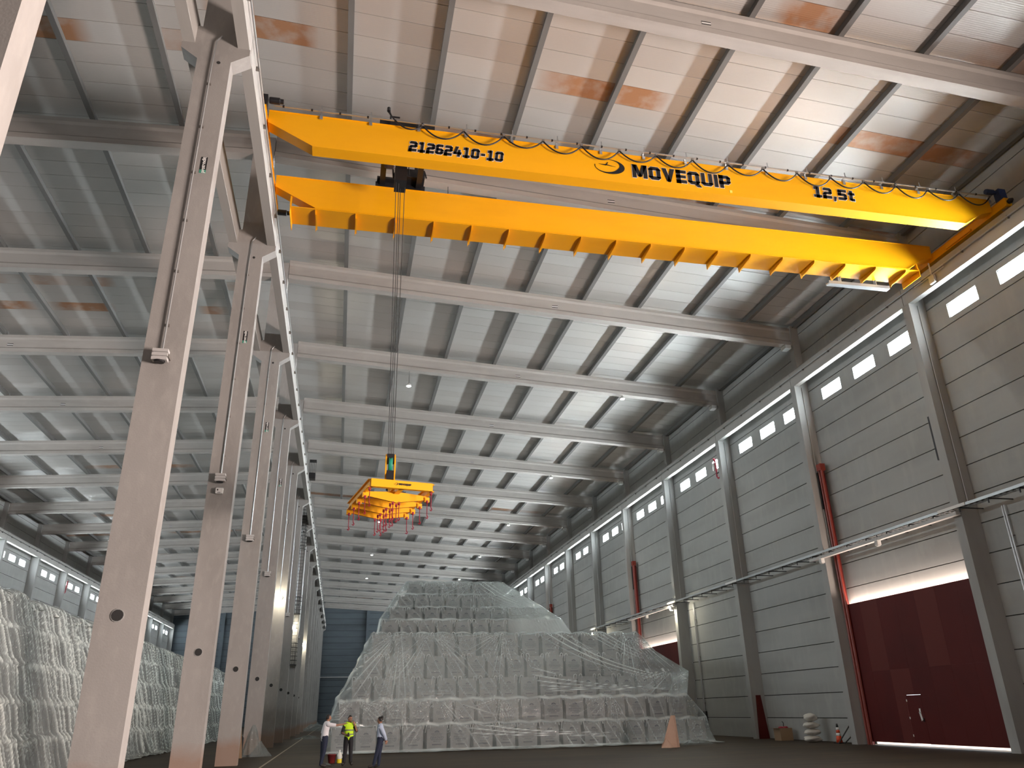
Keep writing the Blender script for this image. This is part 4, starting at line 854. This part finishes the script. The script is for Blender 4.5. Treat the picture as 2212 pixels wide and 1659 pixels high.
for (ay, az, n) in ((37.5, 5.2, 7), (31.0, 1.3, 6), (44.0, 2.5, 6), (27.5, 3.7, 6)):      # pinched stars
    th = np.arctan2(Zg-az, Yg-ay); r = np.hypot(Zg-az, Yg-ay); st_ = np.exp(-(r/0.7)**2)*ridge(th*n/math.pi*1.5)**3; Xg = Xg+0.12*st_-0.15*np.exp(-(r/0.25)**2); C = np.maximum(C, st_*1.3)
Zg = Zg+np.where(Zg > 5.7, -0.22*ridge(Yg/2.4)**2+0.16*(vn(Yg*0.6, Tg*0)-0.5), 0); Zg = np.maximum(np.where(Zg < 0.1, Zg+0.12*vn(Yg*2, Tg*5), Zg), 0.006)
film_object('plastic_sheet', Xg, Yg, Zg, C, M['film2'], 'creased silvery plastic sheet over the long stack in the left aisle')
b = MB()
for t in range(5):
    for i in range(59):
        x = -10.85-0.3*t; y = 22.6+i*1.18
        for d in range(3): b.box(x-d*1.14-0.52, x-d*1.14+0.52, y-0.55, y+0.55, t*1.2, t*1.2+1.17)
tag(b.build('bag_stack_core', M['bag']), 'grey bulk bags hidden under the silvery sheet in the left aisle', 'bulk bags', kind='stuff')
# ------------------------------------------------------------------ people
def seg_dist(p, a, b):
    ab = b-a; t = max(0, min(1, (p-a).dot(ab)/max(ab.length_squared, 1e-9))); return (p-(a+ab*t)).length
def person(label, loc, J, face, hair, clothes, extra=None):
    """J: joints (x right, y away, z up); face: unit vector the face looks along; clothes: [(part, bones, material, swell)]"""
    V = {k: Vector(v) for k, v in J.items()}
    rad = dict(pelvis=(0.155, 0.115), belly=(0.145, 0.11), chest=(0.165, 0.115), collar=(0.10, 0.085), neck=(0.055, 0.055), skull=(0.07, 0.07),
               hipL=(0.10, 0.095), hipR=(0.10, 0.095), kneeL=(0.066, 0.066), kneeR=(0.066, 0.066), ankL=(0.048, 0.048), ankR=(0.048, 0.048), toeL=(0.045, 0.035), toeR=(0.045, 0.035),
               shL=(0.07, 0.065), shR=(0.07, 0.065), elL=(0.046, 0.046), elR=(0.046, 0.046), wrL=(0.034, 0.034), wrR=(0.034, 0.034), paL=(0.040, 0.026), paR=(0.040, 0.026))
    E = [('pelvis', 'belly'), ('belly', 'chest'), ('chest', 'collar'), ('collar', 'neck'), ('neck', 'skull')]
    for s in 'LR': E += [('pelvis', 'hip'+s), ('hip'+s, 'knee'+s), ('knee'+s, 'ank'+s), ('ank'+s, 'toe'+s), ('collar', 'sh'+s), ('sh'+s, 'el'+s), ('el'+s, 'wr'+s), ('wr'+s, 'pa'+s)]
    for s in 'LR':                                       # five fingers of unequal length, curled
        d = (V['pa'+s]-V['wr'+s]).normalized(); n = d.cross(Vector((0, 0, 1)) if abs(d.z) < 0.8 else Vector((0, 1, 0))).normalized(); c = d.cross(n).normalized()
        if c.z > 0: c = -c
        for i, (o, l) in enumerate(((-0.033, 0.060), (-0.011, 0.074), (0.011, 0.078), (0.033, 0.068), (-0.045, 0.05))):
            root = 'pa'+s; a, b = 'f%s%da' % (s, i), 'f%s%db' % (s, i)
            st_ = V['pa'+s]+n*o+d*(0.035 if i < 4 else -0.02)
            V[a] = st_+d*(0.03 if i < 4 else 0.02)+(n*-0.02 if i == 4 else Vector((0, 0, 0))); V[b] = V[a]+d*(l*0.55)+c*(l*0.55)
            rad[a] = (0.010, 0.010); rad[b] = (0.0085, 0.0085); E += [(root, a), (a, b)]
    names = list(V); me = bpy.data.meshes.new('person'); me.from_pydata([V[n] for n in names], [(names.index(a), names.index(b)) for a, b in E], [])
    o = bpy.data.objects.new('person', me); COL.objects.link(o)
    md = o.modifiers.new('skin', 'SKIN'); md.use_smooth_shade = True
    for i, n in enumerate(names):
        sv = me.skin_vertices[0].data[i]; sv.radius = rad.get(n, (0.05, 0.05)); sv.use_root = (n == 'pelvis')
    o.modifiers.new('sub', 'SUBSURF').levels = 2; o.modifiers['sub'].render_levels = 2
    dg = bpy.context.evaluated_depsgraph_get(); ev = bpy.data.meshes.new_from_object(o.evaluated_get(dg))
    bpy.data.objects.remove(o)
    vs = [v.co.copy() for v in ev.vertices]; nr = [v.normal.copy() for v in ev.vertices]; fs = [tuple(p.vertices) for p in ev.polygons]
    # which bone each face belongs to
    bone = []
    for f in fs:
        c = sum((vs[i] for i in f), Vector())/len(f)
        bone.append(min(range(len(E)), key=lambda i: seg_dist(c, V[E[i][0]], V[E[i][1]])-0.6*min(rad[E[i][0]][1], rad[E[i][1]][1])))
    bm = MB(); bm.add(vs, fs)
    # head: egg shaped skull with brow, nose, chin, ears
    F = Vector(face).normalized(); S = F.cross(Vector((0, 0, 1))).normalized(); U = S.cross(F).normalized(); H = V['skull']+U*0.045
    rows = []
    for i in range(15):
        a = math.pi*i/14; row = []
        for j in range(21):
            q = 2*math.pi*j/20; x, y, z = math.sin(a)*math.cos(q), math.sin(a)*math.sin(q), math.cos(a)
            jaw = 1-0.22*max(0, -z)**1.5; fx = 0.098*x*(1+0.10*max(0, -z)*max(0, x)); sy = 0.076*y*jaw; uz = 0.122*z
            nose = 0.028*math.exp(-((y/0.16)**2))*math.exp(-((z+0.18)/0.22)**2) if x > 0 else 0
            eye = -0.008*math.exp(-(((abs(y)-0.42)/0.2)**2))*math.exp(-((z-0.05)/0.14)**2) if x > 0 else 0
            row.append(H+F*(fx+nose+eye)+S*sy+U*uz)
        rows.append(row)
    bm.grid(rows)
    for sgn in (-1, 1):
        e = H+S*sgn*0.076-U*0.01; bm.lathe([(0.0, -0.012), (0.026, -0.008), (0.03, 0.004), (0.0, 0.01)], tuple(e), 8, 'x')
    body = bm.build('person', M['skin'], None, True, loc); tag(body, label, 'person')
    for sgn in (-1, 1):
        e = H+F*0.083+S*sgn*0.032+U*0.012; MB().lathe([(0, -0.012), (0.009, -0.008), (0.012, 0), (0.009, 0.008), (0, 0.012)], tuple(e), 8).build('eye', M['hair'], body)
    MB().box(-0.022, 0.022, -0.006, 0.006, -0.004, 0.004).build('mouth', mat('lips', (0.22, 0.07, 0.06), 0.5), body).location = H+F*0.094-U*0.062
    # hair: a cap over the back and top of the head
    rows = []
    for i in range(9):
        a = math.pi*0.60*i/8; row = []
        for j in range(21):
            q = 2*math.pi*j/20; lim = 0.55 if math.cos(q) > 0.3 else (0.8 if math.cos(q) > -0.3 else 1.0)
            aa = a*lim/0.60*0.60; x, y, z = math.sin(aa)*math.cos(q), math.sin(aa)*math.sin(q), math.cos(aa)
            row.append(H+F*(0.107*x-0.006)+S*0.085*y+U*(0.130*z+0.004))
        rows.append(row)
    hb_ = MB().grid(rows)
    ho = hb_.build('hair', M['hair'], body, True); sm = ho.modifiers.new('thick', 'SOLIDIFY'); sm.thickness = 0.014
    if hair == 'bun': MB().lathe([(0, -0.05), (0.03, -0.045), (0.05, 0), (0.035, 0.04), (0, 0.05)], tuple(H-F*0.085+U*0.115), 12).build('hair_bun', M['hair'], body, True)
    # clothes: the skin faces of the covered bones, swelled outwards
    for (nm, bones, mt, sw) in clothes:
        keep = [f for f, b_ in zip(fs, bone) if E[b_] in bones]; used = sorted({i for f in keep for i in f}); mp = {u: n for n, u in enumerate(used)}
        m = MB(); m.add([vs[u]+nr[u]*sw for u in used], [tuple(mp[i] for i in f) for f in keep]); m.build(nm, mt, body, True)
    if extra: extra(body, V)
    return body
TORSO = [('pelvis', 'belly'), ('belly', 'chest'), ('chest', 'collar'), ('collar', 'shL'), ('collar', 'shR')]
def arms(*b): return [(a+s, c+s) for (a, c) in b for s in 'LR']
LEGS = arms(('hip', 'knee'), ('knee', 'ank'))+[('pelvis', 'hipL'), ('pelvis', 'hipR')]
FEET = arms(('ank', 'toe'))
# man in the white shirt, seen from behind and the side, pointing to the right
def scaleJ(J, s): return {k: (v[0]*s, v[1]*s, v[2]*s) for k, v in J.items()}
J1 = dict(pelvis=(0, 0, 0.94), belly=(0.01, 0, 1.10), chest=(0.02, -0.01, 1.28), collar=(0.05, 0.0, 1.43), neck=(0.07, 0.01, 1.50), skull=(0.10, 0.02, 1.585),
          hipL=(-0.04, 0.09, 0.90), hipR=(0.03, -0.09, 0.90), kneeL=(-0.05, 0.10, 0.49), kneeR=(0.0, -0.10, 0.48), ankL=(-0.06, 0.10, 0.08), ankR=(-0.09, -0.10, 0.08), toeL=(0.12, 0.13, 0.04), toeR=(0.08, -0.10, 0.04),
          shL=(0.0, 0.17, 1.40), shR=(0.10, -0.17, 1.40), elL=(-0.09, 0.24, 1.14), elR=(0.36, -0.20, 1.37), wrL=(-0.08, 0.22, 0.90), wrR=(0.62, -0.19, 1.40), paL=(-0.07, 0.22, 0.82), paR=(0.70, -0.19, 1.42))
person('man in a white shirt and dark trousers pointing to the right', (-0.40, 32.9, 0), scaleJ(J1, 1.035), (0.9, 0.35, 0.15), 'short',
       [('shirt', TORSO+arms(('sh', 'el')), M['shirt_white'], 0.022), ('trousers', LEGS, M['navy'], 0.016), ('shoes', FEET, M['shoe'], 0.012)])
# man in the hi-vis vest, facing the camera
J2 = dict(pelvis=(0, 0, 0.92), belly=(0, 0, 1.07), chest=(0, 0, 1.25), collar=(0, 0, 1.39), neck=(0.01, -0.01, 1.46), skull=(0.015, -0.02, 1.54),
          hipL=(0.09, 0, 0.88), hipR=(-0.09, 0, 0.88), kneeL=(0.10, -0.02, 0.48), kneeR=(-0.10, -0.02, 0.48), ankL=(0.12, 0, 0.08), ankR=(-0.13, 0, 0.08), toeL=(0.16, -0.17, 0.04), toeR=(-0.18, -0.17, 0.04),
          shL=(0.17, 0, 1.36), shR=(-0.17, 0, 1.36), elL=(0.29, -0.04, 1.13), elR=(-0.26, -0.04, 1.10), wrL=(0.21, -0.16, 1.34), wrR=(-0.12, -0.22, 1.03), paL=(0.17, -0.17, 1.41), paR=(-0.04, -0.25, 1.02))
def vest_extra(body, V):
    z = V['belly'].z
    MB().box(-0.03, 0.03, -0.04, 0.04, -0.09, 0.06).build('handheld_radio', M['dark'], body).location = V['paR']+Vector((0.02, -0.03, 0.03))
    for zz in (z-0.05, z+0.10):
        pts = [(0.185*math.cos(a), 0.155*math.sin(a), zz) for a in [2*math.pi*i/20 for i in range(21)]]
        b = MB(); b.grid([[(p[0], p[1], p[2]+d) for p in pts] for d in (0, 0.045)]); b.build('reflective_band', M['reflect'], body)
person('man in a yellow hi-vis vest and black trousers facing the camera', (0.50, 33.55, 0), scaleJ(J2, 1.035), (0.55, -0.85, -0.05), 'short',
       [('shirt', TORSO+arms(('sh', 'el')), M['shirt_black'], 0.014), ('hi_vis_vest', TORSO[:3]+[('collar', 'shL'), ('collar', 'shR')], M['hivis'], 0.032), ('trousers', LEGS, M['blackcloth'], 0.016), ('shoes', FEET, M['shoe'], 0.012)], vest_extra)
# woman in the pale blue blouse, hands behind her back
J3 = dict(pelvis=(0, 0, 0.90), belly=(-0.01, 0, 1.04), chest=(-0.02, 0, 1.20), collar=(-0.03, 0, 1.34), neck=(-0.04, 0, 1.41), skull=(-0.05, 0.01, 1.49),
          hipL=(-0.02, -0.08, 0.87), hipR=(0.02, 0.08, 0.87), kneeL=(-0.12, -0.08, 0.47), kneeR=(-0.02, 0.08, 0.46), ankL=(-0.22, -0.07, 0.08), ankR=(-0.03, 0.08, 0.08), toeL=(-0.40, -0.09, 0.04), toeR=(-0.21, 0.09, 0.04),
          shL=(-0.02, -0.15, 1.31), shR=(-0.02, 0.15, 1.31), elL=(0.10, -0.21, 1.08), elR=(0.10, 0.21, 1.08), wrL=(0.17, -0.06, 0.92), wrR=(0.18, 0.08, 0.90), paL=(0.19, 0.0, 0.86), paR=(0.19, 0.03, 0.84))
person('woman in a pale blue blouse and navy jeans, hair in a bun', (1.62, 31.4, 0), scaleJ(J3, 1.02), (-0.85, 0.5, 0.0), 'bun',
       [('blouse', TORSO+arms(('sh', 'el'))+[('elL', 'wrL'), ('elR', 'wrR')], M['shirt_blue'], 0.026), ('jeans', LEGS, M['navy'], 0.010), ('shoes', FEET, M['shoe'], 0.012)])

# ------------------------------------------------------------------ small things on the floor
bu = thing('bucket', 'maroon plastic bucket on the floor behind the pointing man', 'bucket', (-0.10, 35.3, 0))
MB().lathe([(0.12, 0), (0.13, 0.01), (0.17, 0.30), (0.18, 0.30), (0.18, 0.33), (0.165, 0.33), (0.15, 0.28), (0.115, 0.02)], (0, 0, 0), 18).build('pail', M['bucket'], bu, True)
MB().tube([(0.175*math.cos(a), 0.02, 0.31+0.10*math.sin(a)) for a in [math.pi*i/8 for i in range(9)]], 0.006, 5).build('handle', M['steel'], bu)
jg = thing('jug', 'white jug holding yellow liquid beside the maroon bucket', 'jug', (0.20, 35.2, 0))
MB().lathe([(0.09, 0.14), (0.10, 0.16), (0.10, 0.30), (0.05, 0.38), (0.03, 0.40), (0.03, 0.44)], (0, 0, 0), 14).build('upper_wall', M['jug'], jg, True)
MB().lathe([(0.09, 0), (0.10, 0.01), (0.10, 0.15), (0.0, 0.15)], (0, 0, 0), 14).build('liquid', M['liquid'], jg); MB().lathe([(0.036, 0.44), (0.036, 0.48), (0, 0.48)], (0, 0, 0), 10).build('cap', M['white'], jg)
MB().tube([(0.09, 0, 0.2), (0.15, 0, 0.24), (0.14, 0, 0.34), (0.06, 0, 0.37)], 0.014, 6).build('handle', M['jug'], jg)
wg = thing('folded_board', 'dusty pink folded board standing in front of the wrapped stack', 'board', (16.0, 39.0, 0))
MB().add([(-0.55, -0.25, 0), (0.20, -0.30, 0), (0.24, -0.05, 1.42), (0.12, -0.02, 1.42), (-0.02, -0.06, 1.15), (-0.53, -0.17, 0.0), (0.18, -0.20, 0.0)], [(0, 1, 2, 3, 4), (5, 4, 3, 2, 6), (0, 4, 5), (1, 6, 2), (0, 5, 6, 1)]).build('sloping_face', M['wedge'], wg)
MB().add([(0.20, -0.30, 0), (0.42, -0.10, 0), (0.36, 0.02, 1.42), (0.24, -0.05, 1.42), (0.20, -0.22, 0), (0.40, -0.04, 0)], [(0, 1, 2, 3), (4, 3, 2, 5), (1, 5, 2), (0, 3, 4), (0, 4, 5, 1)]).build('side_face', M['wedge'], wg)
MB().add([(-0.62, -0.30, 0), (-0.25, -0.55, 0), (-0.32, -0.28, 0.42), (-0.57, -0.26, 0.16), (0.02, -0.33, 0)], [(0, 1, 2, 3), (1, 4, 2), (0, 3, 2), (0, 2, 4, 1)]).build('turned_flap', M['wedge'], wg)
cb = thing('cardboard_box', 'open cardboard box with red rags by the right wall', 'box', (24.0, 42.4, 0))
b = MB()
for (x0, x1, y0, y1) in ((-0.36, 0.36, -0.36, -0.34), (-0.36, 0.36, 0.34, 0.36), (-0.36, -0.34, -0.34, 0.34), (0.34, 0.36, -0.34, 0.34)): b.box(x0, x1, y0, y1, 0, 0.62)
b.box(-0.34, 0.34, -0.34, 0.34, 0, 0.02); b.build('box_wall', M['card'], cb)
for i, (x, y, t) in enumerate(((-0.36, 0, 0.5), (0.36, 0, -0.5))): MB().box(-0.16, 0.0, -0.34, 0.34, 0, 0.01).build('flap', M['card'], cb).location = (x, y, 0.61)
for i in range(4): MB().lathe([(0, -0.08), (0.10, -0.05), (0.13, 0.0), (0.08, 0.07), (0, 0.09)], (-0.2+0.13*i, -0.1+0.07*(i % 2), 0.62), 8).build('rag', M['redhook'], cb, True)
MB().tube([(0.05, 0, 0.6), (0.1, 0.02, 0.86), (0.02, 0.0, 0.95)], 0.02, 5).build('stick', M['dark'], cb)
def lump(seed, rx, ry, rz):
    rr = random.Random(seed); rows = []; ph = [rr.uniform(0, 6) for _ in range(6)]
    for i in range(13):
        a = math.pi*i/12; row = []
        for j in range(21):
            q = 2*math.pi*(j % 20)/20; k = 1+0.10*math.sin(3*q+ph[0]+2*a)+0.08*math.sin(5*q+ph[1]-3*a)+0.07*math.sin(2*q+ph[2]+5*a)
            row.append((rx*k*math.sin(a)*math.cos(q), ry*k*math.sin(a)*math.sin(q), rz+rz*math.cos(a)*(1+0.06*math.sin(4*q+ph[3]))))
        rows.append(row)
    return MB().grid(rows)
for i, (z, rx, rz, lab) in enumerate(((0.0, 0.46, 0.16, 'lowest'), (0.325, 0.42, 0.15, 'second lowest'), (0.635, 0.40, 0.16, 'second highest'), (0.96, 0.33, 0.20, 'topmost'))):
    tag(lump(20+i, rx, 0.34, rz).build('sack', M['sack'], None, True, (23.85+0.04*(i % 2), 39.3, z)), 'pale crumpled sack, %s of the pile by the right wall' % lab, 'sack', 'sacks piled by the right wall')
cn = thing('traffic_cone', 'orange traffic cone with white bands by the right wall', 'cone', (24.05, 37.3, 0))
MB().box(-0.2, 0.2, -0.2, 0.2, 0, 0.04).build('base', M['dark'], cn)
for (r0, z0, r1, z1, mt, nm) in ((0.155, 0.04, 0.115, 0.34, 'orange', 'lower_cone'), (0.115, 0.34, 0.097, 0.47, 'white', 'band'), (0.097, 0.47, 0.078, 0.60, 'orange', 'middle_cone'), (0.078, 0.60, 0.064, 0.72, 'white', 'band'), (0.064, 0.72, 0.04, 0.88, 'dark', 'tip')):
    MB().lathe([(r0, z0), (r1, z1)], (0, 0, 0), 16).build(nm, M[mt], cn, True)
for i, (y, h, lab) in enumerate(((36.75, 1.15, 'long dark bar leaning on the right wall beside the cone'), (36.35, 0.75, 'short dark bar leaning on the right wall beside the cone'))):
    tag(MB().tube([(-0.45+0.05*i, 0.25, 0), (0.40, -0.1, h)], 0.03, 6).build('steel_bar', M['dark'], None, False, (24.25, y, 0.02)), lab, 'bar')
rb = tag(MB().prism([(0, 0), (0.66, 0), (0.42, 2.35), (0.12, 2.35)], 'y', -0.03, 0).build('red_board', M['red'], None, False, (24.05, yk(4)-0.11, 0.0)), 'dark red board standing against the fourth right pillar', 'board')
def crumple(x, y, sx, sy, h, seed, label, mt='film2'):
    rr = random.Random(seed); n = 12; P = []
    for i in range(n):
        P.append([((i/(n-1)-0.5)*sx+rr.uniform(-0.05, 0.05)*sx, (j/(n-1)-0.5)*sy+rr.uniform(-0.05, 0.05)*sy, max(0.005, h*math.sin(math.pi*i/(n-1))*math.sin(math.pi*j/(n-1))*rr.uniform(0.3, 1.0))) for j in range(n)])
    return tag(MB().grid(P).build('plastic_scrap', M[mt], None, False, (x, y, 0)), label, 'plastic scrap')
crumple(-2.3, 73.0, 2.2, 1.5, 0.35, 1, 'crumpled pale plastic on the floor by the far columns')
crumple(-2.6, 110.0, 3.5, 3.0, 1.1, 2, 'heap of pale plastic at the far end of the middle row')
crumple(18.3, 41.0, 1.8, 0.8, 0.32, 3, 'bunched plastic at the right foot of the wrapped stack')
crumple(-0.35, 33.9, 0.5, 0.4, 0.12, 4, 'small white scrap on the floor behind the pointing man')
# tall plastic bundle beside the third column and the brown board behind it
pb = thing('plastic_bundle', 'tall pale plastic bundle standing beside the third middle column', 'plastic bundle', (-3.95, 43.2, 0))
rows = []
for i in range(12):
    z = 1.42*i/11; r = 0.42*(1-i/11)**0.8+0.05; rows.append([(r*(1+0.18*math.sin(7*q+z*3))*math.cos(q), r*(1+0.18*math.sin(7*q+z*3))*math.sin(q), z) for q in [2*math.pi*j/28 for j in range(29)]])
MB().grid(rows).build('folded_film', M['film2'], pb, True)
rows = []
for i in range(8):
    z = 0.7*i/7; r = 0.5*(1-i/7)**1.2+0.02; rows.append([(0.38+r*(1+0.2*math.sin(5*q+z*4))*math.cos(q), 0.1+0.6*r*math.sin(q), z) for q in [2*math.pi*j/24 for j in range(25)]])
MB().grid(rows).build('loose_film', M['film2'], pb, True)
bd = thing('brown_board', 'brown board leaning between the third and fourth middle columns', 'board', (-4.5, 42.0, 0))
MB().prism([(-0.35, 0), (0.25, 0), (0.05, 1.75), (-0.2, 1.9), (-0.3, 1.7)], 'y', 0, 0.05).build('panel', M['card'], bd); MB().box(-0.2, 0.2, 0.05, 0.45, 0, 0.9).build('dark_crate', M['dark'], bd)
